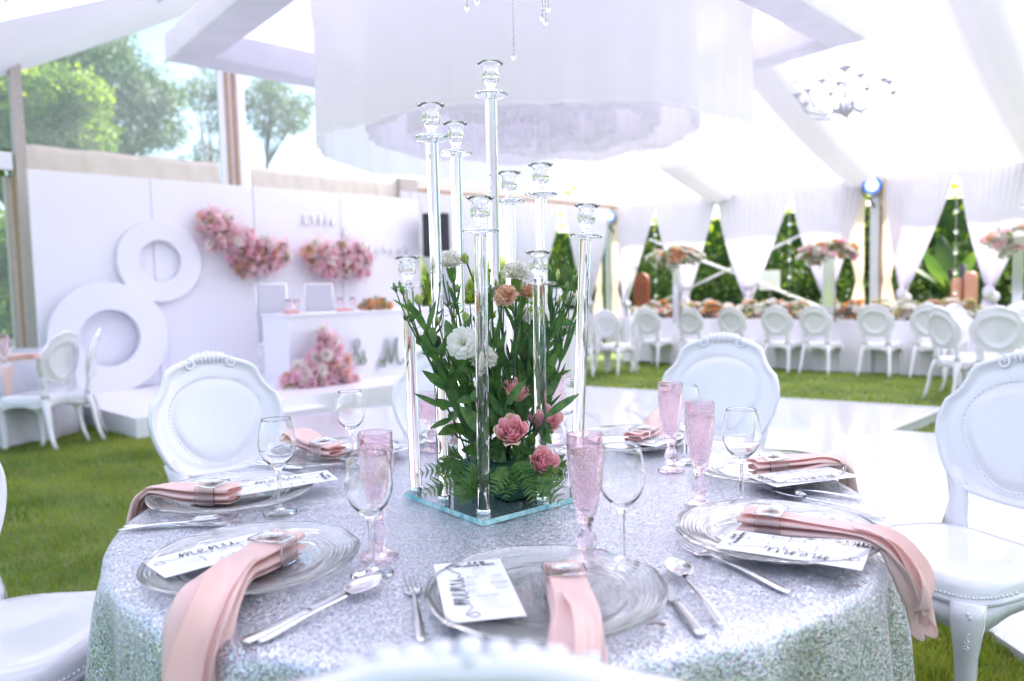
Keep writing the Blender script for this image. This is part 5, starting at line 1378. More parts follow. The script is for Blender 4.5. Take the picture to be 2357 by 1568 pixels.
def card(k, lx, ly, rz, lab, tx=0, ty=0, z=.0225, L=1.0):
    t = empty('menu_card', label=lab, cat='menu card', group='menu cards'); base, word, txt, small, floral = CP
    o = obj('card', base, t); obj('menu_lettering', word, t, kind='stuff').location.z = .0016; obj('small_print', small, t, kind='stuff'); obj('floral_print', floral, t, kind='stuff').location.z = .0008
    for me in txt: obj('heading', me, t, kind='stuff').location.z = .0013
    t.matrix_world = seat_frame(k) @ Matrix.Translation((lx,ly,z)) @ Matrix.Rotation(math.radians(rz),4,'Z') @ Matrix.Rotation(tx,4,'X') @ Matrix.Rotation(ty,4,'Y')
card('P1',-.096,.012,3,'menu card at the nearest place, facing us')
card('P2',-.050,-.030,-2,'menu card on the front left plate, the word menu along its far edge')
card('P3',-.040,.100,28,'menu card tilted out over the far side of the left plate', tx=.03, z=.026)
card('P7',-.118,-.018,8,'menu card lying under the napkin at the right place, upside down')
card('P8',-.092,-.050,4,'menu card on the front right plate, seen upside down')
card('P6',-.085,-.02,-6,'menu card on the back right plate behind the flutes')
card('P5',-.07,-.01,3,'menu card at the back place behind the flowers')
card('P4',-.09,.045,8,'menu card at the back left place behind the wine glass', tx=.02)
# ------------------------------------------------------------------ napkins
MT['napkin'] = None
def napmat():
    m, t, b, o = newmat('blush_pink_satin'); b.inputs['Base Color'].default_value = (.97,.765,.74,1); setp(b, rough=.42, sheen=.25)
    tc = N(t,'TexCoord'); w = N(t,'TexNoise'); w.inputs['Scale'].default_value = 900; t.links.new(tc.outputs['Object'], w.inputs['Vector'])
    bu = N(t,'Bump'); bu.inputs['Strength'].default_value = .12; bu.inputs['Distance'].default_value = .001; t.links.new(w.outputs['Fac'], bu.inputs['Height']); t.links.new(bu.outputs[0], b.inputs['Normal'])
    tl = N(t,'BsdfTranslucent'); tl.inputs[0].default_value = (.97,.70,.65,1); mx = N(t,'MixShader'); mx.inputs[0].default_value = .34
    t.links.new(b.outputs[0], mx.inputs[1]); t.links.new(tl.outputs[0], mx.inputs[2]); t.links.new(mx.outputs[0], o.inputs['Surface']); return m
MT['napkin'] = napmat()
def smoothpath(P, n):
    P = [np.array(p, float) for p in P]; out = []
    for i in range(len(P)-1):
        p0 = P[max(i-1,0)]; p1 = P[i]; p2 = P[i+1]; p3 = P[min(i+2,len(P)-1)]
        for j in range(n):
            u = j/n; out.append(.5*((2*p1)+(-p0+p2)*u+(2*p0-5*p1+4*p2-p3)*u*u+(-p0+3*p1-3*p2+p3)*u**3))
    out.append(P[-1]); return out
def napkin(k, path, lab, seed, layers=5, tailopen=1.0, ringpos=.10, flap=None):
    """path: local (x,y,z,width,stack height) of the folded strip, head first; beyond the table edge z drops"""
    F_ = seat_frame(k); P = smoothpath(path, 9); m_ = MB(); g = random.Random(seed); n = len(P)
    ph = [g.uniform(0,6.28) for _ in range(layers*2)]
    # cross section: accordion, param points (s in -1..1 across, h 0..1 up)
    cs = []
    for L in range(layers):
        d = 1 if L % 2 == 0 else -1
        row = [-.96,-.6,-.2,.2,.6,.96]
        for x in row: cs.append((x*d, L/(layers-1), L))
        if L < layers-1: cs.append((1.06*d, (L+.5)/(layers-1), L))
    nc = len(cs); pts3 = [Vector(p[:3]) for p in P]
    for i in range(n):
        p = pts3[i]; d = (pts3[min(i+1,n-1)]-pts3[max(i-1,0)]).normalized(); side = d.cross(Vector((0,0,1)))
        if side.length < .3: side = prev
        side.normalize(); 
        if i and side.dot(prev) < 0: side = -side
        prev = side; up_ = side.cross(d).normalized()
        if up_.z < -.2 and i == 0: up_ = -up_
        w, h = P[i][3], P[i][4]; u = i/(n-1); op = max(0,(u-.45)/.55)*tailopen
        for (x, hh, L) in cs:
            ww = w/2*(1+.05*math.sin(L*2.1+ph[L])+op*(.42*math.sin(ph[L]+u*2.5)))
            xx = x*ww + op*(.010*math.sin(ph[L]*2+u*5)+(L-layers/2)*.0045*math.sin(ph[0]+.8))
            zz = hh*h + .0018*math.sin(x*2.6+ph[L]+u*11)*(1+3*op) + op*.016*math.sin(x*3.1+ph[L+layers-1]+u*5)
            ex = 0
            if i >= n-4: ex = (i-(n-5))*.007*op*(math.sin(ph[L]+x*1.6)+.4)
            if i <= 1: ex = (-.0022 if i == 0 else 0)*math.sin(L*2.4+ph[0])*1.5
            q = p+side*xx+up_*zz+d*ex; q = F_ @ q; m_.v.append(tuple(q))
    for i in range(n-1):
        for j in range(nc-1): m_.f.append((i*nc+j,i*nc+j+1,(i+1)*nc+j+1,(i+1)*nc+j))
    c_ = F_ @ Vector((0,0,0)); m_.v = [(x-c_.x,y-c_.y,z-c_.z) for x,y,z in m_.v]
    o = m_.build('napkin', MT['napkin'], label=lab, cat='napkin', group='pink satin napkins'); o.location = c_; solidify(o, .0013, 0); sub(o, 1)
    if flap:
        m_ = MB(); i0, sg, amp = flap; nj = 7; P0_ = None; prev = None; rows = 0
        for i in range(i0, n):
            p = pts3[i]; d = (pts3[min(i+1,n-1)]-pts3[max(i-1,0)]).normalized(); side = d.cross(Vector((0,0,1)))
            if side.length < .3: side = prev
            side.normalize()
            if prev is not None and side.dot(prev) < 0: side = -side
            prev = side; up_ = side.cross(d).normalized(); w, h = P[i][3], P[i][4]; q = (i-i0)/max(1,n-1-i0)
            for j in range(nj+1):
                v = j/nj; x = -.5*w + v*w*(.62+.30*math.sin(q*7+seed)*(.4+.6*q)); z = h+.0016+amp*(v**2.2)*(.25+1.1*math.sin(PI*min(1,q*1.1))) + .003*math.sin(v*5+q*6)
                m_.v.append(tuple((F_ @ (p+side*x*sg+up_*z))-c_))
            rows += 1
        for r_ in range(rows-1):
            for j in range(nj): a_ = r_*(nj+1)+j; m_.f.append((a_,a_+1,a_+nj+2,a_+nj+1))
        fl = m_.build('open_fold', MT['napkin'], o); solidify(fl, .0012, 0); sub(fl, 1)
    # ring
    i = 0; acc = 0
    while i < n-2 and acc < ringpos: acc += (pts3[i+1]-pts3[i]).length; i += 1
    p = pts3[i]; d = (pts3[i+1]-pts3[i-1]).normalized(); side = d.cross(Vector((0,0,1))).normalized(); up_ = side.cross(d)
    w, h = P[i][3]+.010, P[i][4]+.010
    R3 = Matrix((( side.x, d.x, up_.x, p.x),(side.y,d.y,up_.y,p.y),(side.z,d.z,up_.z,p.z-.004),(0,0,0,1)))
    t = empty('napkin_ring', label='square acrylic ring with starburst, napkin '+SEATS[k][2], cat='napkin ring', group='acrylic napkin rings'); t.matrix_world = F_ @ R3
    mm = MB(); th = .003; half = .021
    prof = [(-w/2,0),(w/2,0),(w/2,h),(-w/2,h)]; inn = [(-w/2+th,th),(w/2-th,th),(w/2-th,h-th),(-w/2+th,h-th)]
    for y in (-half, half):
        for x, z in prof+inn: mm.v.append((x,y,z))
    for a in range(4):
        b = (a+1) % 4; mm.f += [(a,b,8+b,8+a),(4+b,4+a,12+a,12+b),(b,a,4+a,4+b),(8+a,8+b,12+b,12+a)]
    mm.build('band', MT['acrylic'], t, smooth=False)
    mm = MB()
    for q in range(26):
        a = 2*PI*q/26; r1 = .021*(1 if q % 2 == 0 else .8); mm.tube([(.003*math.cos(a),.003*math.sin(a),h+.0015),(r1*.7*math.cos(a),r1*.7*math.sin(a),h+.0035),(r1*math.cos(a),r1*math.sin(a),h+.0045)], [(.0006,.0005),(.0010,.0005),(.0012,.0005)], 4)
    mm.ball((0,0,h+.003), .0035, 8, 5); mm.build('starburst', MT['chrome'], t, kind='stuff')
E0 = -.190       # local y of the table edge
napkin('P1',[(.030,.050,.013,.052,.026),(.027,.0,.014,.052,.026),(.023,-.06,.016,.053,.024),(.015,-.13,.024,.056,.022),(.006,-.175,.022,.060,.022),(-.002,-.200,-.005,.064,.022),(-.006,-.212,-.06,.066,.026),(-.010,-.216,-.13,.05,.03)],
    'pink satin napkin at the nearest place, its end hanging over the edge towards us', 1, tailopen=.8, ringpos=.045, flap=(20,1,.014))
napkin('P2',[(.010,.060,.013,.054,.034),(.033,.015,.014,.054,.034),(.068,-.045,.018,.052,.030),(.110,-.086,.028,.054,.028),(.146,-.122,.026,.062,.030),(.172,-.152,.012,.066,.034),(.184,-.172,-.045,.054,.030),(.187,-.178,-.12,.05,.04),(.188,-.180,-.18,.03,.03)],
    'pink satin napkin on the front left plate, its long open end falling over the edge', 2, tailopen=1.2, ringpos=.05, flap=(24,1,.020))
napkin('P8',[(.004,.062,.013,.050,.030),(.006,.01,.014,.050,.030),(.007,-.05,.017,.048,.026),(.005,-.11,.024,.048,.020),(.002,-.150,.026,.048,.016),(-.002,-.175,.016,.050,.016),(-.006,-.192,-.012,.050,.020),(-.009,-.203,-.045,.042,.022),(-.012,-.210,-.075,.018,.016)],
    'pink satin napkin on the front right plate, hanging over the chair seat', 3, tailopen=1.1, ringpos=.048, flap=(30,-1,.012))
napkin('P7',[(-.030,.052,.013,.050,.030),(-.034,.0,.014,.050,.030),(-.038,-.06,.018,.050,.026),(-.036,-.11,.024,.050,.020),(-.034,-.145,.022,.052,.016),(-.036,-.166,.004,.050,.014),(-.038,-.176,-.04,.034,.014)],
    'pink satin napkin at the right place, drooping over the table edge', 4, tailopen=.8, ringpos=.05)
napkin('P3',[(.060,.030,.013,.052,.032),(.052,-.02,.014,.052,.032),(.040,-.08,.018,.052,.026),(.026,-.13,.024,.052,.020),(.014,-.155,.020,.054,.016),(.008,-.180,.004,.054,.016),(.006,-.192,-.03,.046,.016),(.006,-.196,-.058,.030,.014)],
    'pink satin napkin on the left plate, drooping over the left edge', 5, tailopen=.8, ringpos=.05)
napkin('P4',[(.022,.035,.013,.054,.032),(.026,-.02,.014,.054,.032),(.028,-.07,.020,.054,.030),(.030,-.12,.032,.064,.034),(.030,-.155,.034,.060,.028)],
    'pink satin napkin on the back left plate, folded short', 6, tailopen=.7, ringpos=.05)
napkin('P6',[(-.040,.055,.013,.054,.029),(-.045,.0,.014,.054,.029),(-.044,-.06,.020,.054,.027),(-.042,-.12,.034,.066,.032),(-.040,-.165,.042,.070,.03)],
    'pink satin napkin on the back right plate left of the flute', 7, tailopen=.7, ringpos=.05)
napkin('P5',[(.03,.04,.013,.054,.029),(.032,-.03,.014,.054,.029),(.03,-.10,.026,.064,.03),(.028,-.15,.028,.066,.026)],
    'pink satin napkin at the back place hidden by the flowers', 8, tailopen=.6, ringpos=.05)
# ------------------------------------------------------------------ things on the far left table
zl = zt3+gz(7.1)+.001
for (px,py,lab) in ((12,850,'pink flute at the far left table, cut by the picture edge'),(-30,845,'pink flute farther left at the far left table')):
    p = on(px,py,zl); o = obj('pink_flute', FLM, label=lab, cat='flute glass', group='pink cut glass flutes'); o.location = (p.x,p.y,zl); o.scale = (1.2,1.2,1.2)
p = on(24,838,zl); o = obj('wine_glass', WGM, label='wine glass on the far left table', cat='wine glass', group='clear wine glasses'); o.location = (p.x,p.y,zl)
for (px,py,rz,lab) in ((52,829,.2,'folded pink napkin on the far left table'),(20,833,1.2,'second folded pink napkin on the far left table')):
    p = on(px,py,zl); m_ = MB()
    for k2 in range(4): m_.box((-.13,-.05,.004+k2*.013),(.13-.01*k2,.05,.014+k2*.013))
    o = m_.build('napkin', MT['napkin'], smooth=False, label=lab, cat='napkin'); o.location = (p.x,p.y,zl); o.rotation_euler = (0,0,rz); bevel(o,.005)
m_ = MB()
def f(u, v): 
    return (.02+(u-.5)*.12*(1-.55*v)+.02*v, -.02-.03*math.sin(v*PI/2), -.24*v**1.1+.012*math.sin(u*9)*v)
m_.grid(f, 10, 12); p = at(14,842,6.45); o = m_.build('napkin', MT['napkin'], label='pink napkin corner hanging over the edge of the far left table', cat='napkin'); o.location = p; solidify(o,.003)
# ------------------------------------------------------------------ crystal candle stand
GB = [(-.234,1.614),(-.061,1.400),(.152,1.573),(-.021,1.787)]
t = empty('crystal_candelabra', (-.041,1.5935,TZ0+.0005), label='tall crystal candle stand of nine glass rods on a square glass plate', cat='candelabra'); CO = Vector(t.location)
m_ = MB(); m_.prism([(x-CO.x,y-CO.y) for x,y in GB], 0, .0095); o = m_.build('base_plate', MT['aqua'], t, smooth=False); bevel(o,.0008,1)
TP = .0100
def edgemat():
    m, t, b, o = newmat('polished_aqua_glass_edge'); setp(b, rough=.12); tc = N(t,'TexCoord'); n = N(t,'TexNoise'); n.inputs['Scale'].default_value = 45; t.links.new(tc.outputs['Object'], n.inputs['Vector'])
    r = N(t,'ValToRGB'); r.color_ramp.elements[0].color = (.16,.55,.58,1); r.color_ramp.elements[1].color = (.55,.86,.86,1); r.color_ramp.elements[0].position = .35; r.color_ramp.elements[1].position = .6
    t.links.new(n.outputs['Fac'], r.inputs[0]); t.links.new(r.outputs[0], b.inputs['Base Color']); return m
MT['aquaedge'] = edgemat()  # mottled aqua colour stands for the light inside the glass edge
RODS = [((-.146,1.549),(994,322)),((-.115,1.700),(1049.5,357)),((-.035,1.640),(1130,222)),((.000,1.745),(1172.6,467)),((.065,1.665),(1245,452)),((-.062,1.449),(1106,538)),((.126,1.595),(1348,548)),((-.212,1.622),(939,665)),((.052,1.530),(1240,657))]
def cupmesh():
    m_ = MB(); out = [(.0001,0),(.0085,0),(.0090,.003),(.0080,.0065),(.0115,.010),(.0165,.018),(.0185,.027),(.0170,.036),(.0145,.041),(.0170,.045),(.0245,.050),(.0272,.0530),(.0265,.0548)]
    inn = [(.0235,.0545),(.0150,.0475),(.0118,.043),(.0112,.024),(.0105,.020),(.0001,.0195)]
    def fn(r, a, z):
        k = 1+.035*math.cos(a*8)*(1 if .012 < z < .040 and r > .0125 else 0); return (r*k*math.cos(a), r*k*math.sin(a), z)
    m_.lathe(out+inn, 64, fn=fn); return m_.mesh('candle_cup', MT['crystal'])
def discmesh():
    m_ = MB(); n = 16
    prof = [(.0001,0),(.0325,0),(.0355,.0026),(.0355,.0044),(.0325,.007),(.0001,.007)]
    m_.lathe(prof, n); return m_.mesh('bobeche_disc', MT['aquadisc'], False)
MT['aquadisc'] = glass('faintly_blue_crystal', (.94,.99,1.0), 1.52)
CUPM, DISCM = cupmesh(), discmesh()
m_ = MB(); m_.lathe([(.0001,0),(.0135,0),(.0138,.001),(.0138,.0085),(.013,.0095),(.0001,.0095)], 32); FOOTM = m_.mesh('chrome_foot', MT['chrome'])
for (fx, fy),(px, py) in RODS:
    tp_ = at(px, py, fy); p0 = Vector((fx,fy,TZ0+TP)); p1 = tp_; d_ = p1-p0; L_ = d_.length; q = d_.to_track_quat('Z','Y').to_matrix().to_4x4()
    Mx = Matrix.Translation(p0-CO) @ q
    m_ = MB(); m_.lathe([(.0001,.0102),(.0118,.0102),(.0122,.0106),(.0122,L_-.004),(.0110,L_-.003),(.0110,L_),(.0001,L_)], 40)
    r_ = m_.build('glass_rod', MT['crystal'], t); r_.matrix_local = Mx
    md = r_.modifiers.new('e','EDGE_SPLIT'); md.split_angle = math.radians(50)
    obj('chrome_foot', FOOTM, r_)
    o = obj('bobeche_disc', DISCM, r_); o.location = (0,0,L_+.0003); o.rotation_euler = (0,0,fx*40)
    m_ = MB(); m_.lathe([(.0001,0),(.0085,0),(.0085,.0055),(.0001,.0055)], 12); o = m_.build('cut_neck', MT['crystal'], r_, smooth=False); o.location = (0,0,L_+.0076)
    o = obj('candle_cup', CUPM, r_); o.location = (0,0,L_+.0134)
# ------------------------------------------------------------------ flower foam
mm = MB()
for i in range(4):  # added strips that carry the aqua glow of the plate edge
    a = GB[i]; b_ = GB[(i+1) % 4]; a_ = Vector((a[0]-CO.x,a[1]-CO.y,.00475)); b2_ = Vector((b_[0]-CO.x,b_[1]-CO.y,.00475)); e_ = (b2_-a_).normalized()
    mo = MB(); nrm_ = e_.cross(Vector((0,0,1))); mo.beam(a_+nrm_*.0011, b2_+nrm_*.0011, .0016, .0093); mo.build('polished_edge', MT['aquaedge'], t, smooth=False)
MT['foam'] = plain('dark_green_floral_foam', (.012,.085,.055), .8, .2, 60, .6, 400)
for (x,y,sx,sy,h,rz,lab) in ((.005,1.585,.055,.040,.062,40,'front block of dark green florist foam on the glass plate'),(-.075,1.640,.045,.040,.058,-35,'left block of dark green florist foam on the glass plate'),(.020,1.675,.045,.035,.055,20,'back block of dark green florist foam')):
    m_ = MB(); m_.box((-sx,-sy,0),(sx,sy,h)); o = m_.build('foam_block', MT['foam'], smooth=False, label=lab, cat='florist foam'); o.location = (x,y,TZ0+TP+.0005); o.rotation_euler = (0,0,math.radians(rz)); bevel(o,.003,2)
# ------------------------------------------------------------------ flowers
MT['stem'] = plain('green_flower_stem', (.045,.12,.035), .4, .25, 60)
MT['stemb'] = plain('blue_green_carnation_stem', (.04,.095,.065), .45, .2, 60)
MT['fl_leaf'] = leafmat('lisianthus_leaf', (.038,.115,.036), (.11,.235,.06), .32, 45, .30)
MT['fl_leafy'] = leafmat('yellow_green_bract', (.16,.30,.03), (.28,.42,.05), .3, 40, .45)
MT['fern'] = leafmat('fern_green', (.042,.13,.024), (.10,.23,.045), .2, 60, .4)
MT['calyx'] = plain('green_calyx', (.13,.27,.05), .4, .25, 80)
MT['w_carn'] = petalmat('white_carnation_petals', (.97,.96,.94), .6, .02, .55, (.95,.93,.87)); MT['w_lis'] = petalmat('white_lisianthus_petals', (.96,.95,.93), .45, .01)
MT['peach'] = petalmat('peach_carnation_petals', (.96,.72,.57), .45, .06, .55, (.94,.64,.47)); MT['lime'] = petalmat('pale_green_petals', (.66,.74,.30), .3, .06, .5, (.50,.62,.20))
def rosemat():
    m, t, b, o = newmat('two_tone_rose_petals'); setp(b, rough=.45, sheen=.15); tc = N(t,'TexCoord'); sx = N(t,'SeparateXYZ'); t.links.new(tc.outputs['Generated'], sx.inputs[0])
    n = N(t,'TexNoise'); n.inputs['Scale'].default_value = 5; t.links.new(tc.outputs['Generated'], n.inputs['Vector'])
    ad = N(t,'Math', operation='MULTIPLY_ADD'); ad.inputs[1].default_value = .35; t.links.new(n.outputs['Fac'], ad.inputs[0]); t.links.new(sx.outputs[2], ad.inputs[2])
    r = N(t,'ValToRGB'); e = r.color_ramp.elements; e[0].color = (.86,.72,.52,1); e[0].position = .12; e[1].color = (.97,.47,.58,1); e[1].position = .62
    x = e.new(1.0); x.color = (.97,.64,.68,1)
    t.links.new(ad.outputs[0], r.inputs[0]); t.links.new(r.outputs[0], b.inputs['Base Color'])
    tl = N(t,'BsdfTranslucent'); t.links.new(r.outputs[0], tl.inputs['Color']); mx = N(t,'MixShader'); mx.inputs[0].default_value = .42
    t.links.new(b.outputs[0], mx.inputs[1]); t.links.new(tl.outputs[0], mx.inputs[2]); t.links.new(mx.outputs[0], o.inputs['Surface']); return m
MT['rose'] = rosemat(); MT['rose_out'] = petalmat('faded_outer_rose_petals', (.84,.66,.46), .3, .05, .5, (.80,.50,.42))
def petal(m_, a0, wa, r0, r1, z0, h, curl=0, ruff=0, nu=8, nv=8, droop=0, cup=.0, tip=.15, ph=0, rp=1.0, fr=9):
    def f(u, v):
        x = 2*u-1; sh = math.sin(PI*(.12+.80*v**.7))**.55; a = a0+x*wa*.5*sh
        r = r0+(r1-r0)*v**rp+curl*v**4 - cup*(1-x*x)*0 + ruff*v**3*math.sin(x*fr+ph)
        z = z0+h*v*(1-tip*x*x*v)-droop*v**3+ruff*.9*v**3*math.cos(x*fr*.8+ph*1.7)
        return (r*math.cos(a), r*math.sin(a), z)
    m_.grid(f, nu, nv)
def head_frame(p, d):
    q = Vector(d).normalized().to_track_quat('Z','Y').to_matrix().to_4x4(); return Matrix.Translation(p) @ q
FB = Vector((-.02,1.625,TZ0+.055))
def stem_path(head, d, base, bend=.3):
    h = Vector(head); b = Vector(base); L = (h-b).length; p1 = b+Vector((0,0,L*.35)); p2 = h-Vector(d).normalized()*L*bend
    return [tuple((1-u)**3*b+3*(1-u)**2*u*p1+3*(1-u)*u*u*p2+u**3*h) for u in np.linspace(0,1,14)]
def leaf_obj(par, base, d, L, w, mat='fl_leaf', fold=.25, bend=.25, roll=0, loc0=Vector((0,0,0)), up=Vector((0,0,1))):
    """a single leaf starting at base, pointing along d"""
    d = Vector(d).normalized(); s_ = d.cross(up); s_ = s_.normalized() if s_.length > .05 else Vector((1,0,0)); n_ = s_.cross(d); 
    c_, sn = math.cos(roll), math.sin(roll); s2 = s_*c_+n_*sn; n2 = n_*c_-s_*sn; m_ = MB(); B_ = Vector(base)-loc0
    def f(u, v):
        x = 2*u-1; ww = w*math.sin(PI*min(1,v*.96+.03))**.75*(1-.25*v)*1.1
        p = B_+d*L*v+s2*x*ww+n2*(fold*abs(x)*ww*.6)-n2*bend*L*v*v*.5; return tuple(p)
    m_.grid(f, 4, 10); return m_.build('leaf', MT[mat], par)
def pairleaves(par, path, us, L, w, mat='fl_leaf', seed=0, spread=.9, loc0=Vector((0,0,0)), both=True):
    g = random.Random(seed)
    for u in us:
        k = min(len(path)-2, int(u*(len(path)-1))); p = Vector(path[k]); d = (Vector(path[k+1])-p).normalized(); a = g.uniform(0,6.28)
        s_ = d.orthogonal().normalized(); s_ = Matrix.Rotation(a,3,d) @ s_
        for sg in ((-1,1) if both else (1,)):
            dd = d*(1-spread*.35)+s_*sg*spread*g.uniform(.45,.9); leaf_obj(par, p, dd, L*g.uniform(.75,1.2), w*g.uniform(.8,1.2), mat, roll=g.uniform(-.9,.9), bend=g.uniform(-.1,.5), loc0=loc0, up=Vector((g.uniform(-.4,.4),-1,.3)))
NF = [0]
def rnd_base(g): return (FB.x+g.uniform(-.055,.06), FB.y+g.uniform(-.05,.05), FB.z)
def rose(px, py, Y, r, d, lab, seed=0, full=True):
    g = random.Random(seed+100); p = at(px, py, Y); d = Vector(d).normalized(); base = rnd_base(g); B_ = Vector(base)
    t = empty('rose', B_, label=lab, cat='rose', group='pink and cream roses'); F_ = head_frame(p-B_-d*r*.75, d)
    sp = stem_path(p-d*r*.8, d, base); m_ = MB(); m_.tube([Vector(q)-B_ for q in sp], .0024, 8); m_.build('stem', MT['stem'], t)
    layers = [(3,.06,.12,1.40,2.2,0,0),(3,.10,.20,1.42,2.1,0,.02),(4,.15,.30,1.44,1.8,.01,.02),(5,.20,.42,1.42,1.6,.03,.03),(5,.27,.56,1.36,1.5,.06,.03),(6,.34,.70,1.26,1.35,.10,.03),(6,.40,.84,1.12,1.3,.16,.04)]
    if full: layers.append((4,.44,.98,1.02,1.5,.26,.05))
    for L,(k,r0,r1,h,wa,curl,ruff) in enumerate(layers):
        for i in range(k):
            m_ = MB(); a = 2*PI*i/k+L*.9+g.uniform(-.2,.2)
            petal(m_, a, wa*(1+g.uniform(-.1,.1)), r0*r, r1*r, 0, h*r*g.uniform(.95,1.04), curl*.7*r*g.uniform(.5,1.4), ruff*r, 7, 9, tip=.16, ph=g.uniform(0,6), rp=.38, fr=3)
            out_ = (L == len(layers)-1 and g.random() < .85)
            o = m_.build('petal', MT['rose_out'] if out_ else MT['rose'], t); o.matrix_local = F_; solidify(o, .0005)
    m_ = MB(); m_.lathe([(.0001,-.12*r),(.25*r,-.05*r),(.34*r,.10*r),(.30*r,.18*r)], 12)
    for i in range(5): petal(m_, 2*PI*i/5, .7, .28*r, .55*r, .06*r, .0*r, .1*r, 0, 3, 5, droop=.3*r)
    o = m_.build('calyx', MT['calyx'], t, kind='stuff'); o.matrix_local = F_
    pairleaves(t, [tuple(Vector(q)-B_) for q in sp], (.35,.6), .05, .016, seed=seed, both=False)
    return t
def carnation(px, py, Y, r, d, mat, lab, seed=0, stemmat='stemb'):
    g = random.Random(seed+200); p = at(px, py, Y); d = Vector(d).normalized(); base = rnd_base(g); B_ = Vector(base)
    t = empty('carnation', B_, label=lab, cat='carnation', group='carnations in the centrepiece'); F_ = head_frame(p-B_, d)
    m_ = MB()
    for L,(k,r1,h,cu) in enumerate(((9,1.0,.02,.0),(9,.95,.26,.0),(9,.84,.48,0),(8,.66,.66,0),(7,.46,.78,0),(5,.25,.84,0))):
        for i in range(k):
            a = 2*PI*i/k+L*.5+g.uniform(-.2,.2)
            petal(m_, a, 1.3+.3*L, .06*r, r1*r*g.uniform(.86,1.1), -.25*r, (.25+h)*r*g.uniform(.85,1.15), 0, (.10+.02*L)*r, 16, 6, tip=.02, ph=g.uniform(0,6), rp=.75, fr=9+3*g.random(), droop=.16*r if L == 0 else 0)
    o = m_.build('ruffled_petals', MT[mat], t, kind='stuff'); o.matrix_local = F_
    m_ = MB(); m_.lathe([(.0001,-1.55*r),(.14*r,-1.5*r),(.20*r,-1.35*r),(.30*r,-1.1*r),(.37*r,-.7*r),(.40*r,-.38*r),(.44*r,-.18*r)], 20, fn=lambda rr, a, z: (rr*math.cos(a), rr*math.sin(a), z+(.10*r*abs(math.cos(a*2.5)) if z > -.25*r else 0)))
    o = m_.build('calyx', MT['calyx'], t); o.matrix_local = F_
    e = p-d*r*1.5; sp = stem_path(e, d, base, .25); m_ = MB(); m_.tube([Vector(q)-B_ for q in sp], .0021, 8)
    m_.build('stem', MT[stemmat], t)
    m_ = MB(); 
    for u in (.35,.62,.86):
        q = Vector(sp[int(u*13)])-B_; m_.ball(q, .0034, 8, 5)
    m_.build('stem_nodes', MT['calyx'], t, kind='stuff')
    pairleaves(t, [tuple(Vector(q)-B_) for q in sp], (.38,.62,.85), .058, .0042, seed=seed, spread=.55)
    return t
def lisianthus(px, py, Y, r, d, mat, lab, seed=0, openness=1.0, base=None, leaves=(.3,.5,.7)):
    g = random.Random(seed+300); p = at(px, py, Y); d = Vector(d).normalized(); base = base or rnd_base(g); B_ = Vector(base)
    t = empty('lisianthus', B_, label=lab, cat='lisianthus', group='lisianthus in the centrepiece'); F_ = head_frame(p-B_-d*r*.5, d)
    for L in range(3):
        for i in range(5+L):
            m_ = MB(); a = 2*PI*i/(5+L)+L*.5
            rr = r*(.45+.55*openness)*(.55+.24*L); petal(m_, a, 1.5, .06*r, rr, 0, r*(1.3-.9*openness+.35*(2-L)*.8), .12*r*openness, .03*r, 9, 8, tip=.12, ph=g.uniform(0,6), rp=.8 if openness > .6 else .5, fr=4)
            o = m_.build('petal', MT[mat], t); o.matrix_local = F_; solidify(o, .0004)
    if openness > .7:
        m_ = MB(); m_.lathe([(.0001,.9*r*.5),(.05*r,.42*r),(.10*r,.25*r),(.05*r,0)], 10); o = m_.build('pistil', MT['lime'], t); o.matrix_local = F_
    sp = stem_path(p-d*r*.5, d, base); m_ = MB(); m_.tube([Vector(q)-B_ for q in sp], .0021, 8); m_.build('stem', MT['stem'], t)
    pairleaves(t, [tuple(Vector(q)-B_) for q in sp], leaves, .052, .0135, seed=seed)
    return t
def bud(m_, F_, r, L):
    m_.lathe([(.0001,-.1*L),(.55*r,.02*L),(1.0*r,.3*L),(.85*r,.6*L),(.35*r,.88*L),(.0001,L)], 10, F_)
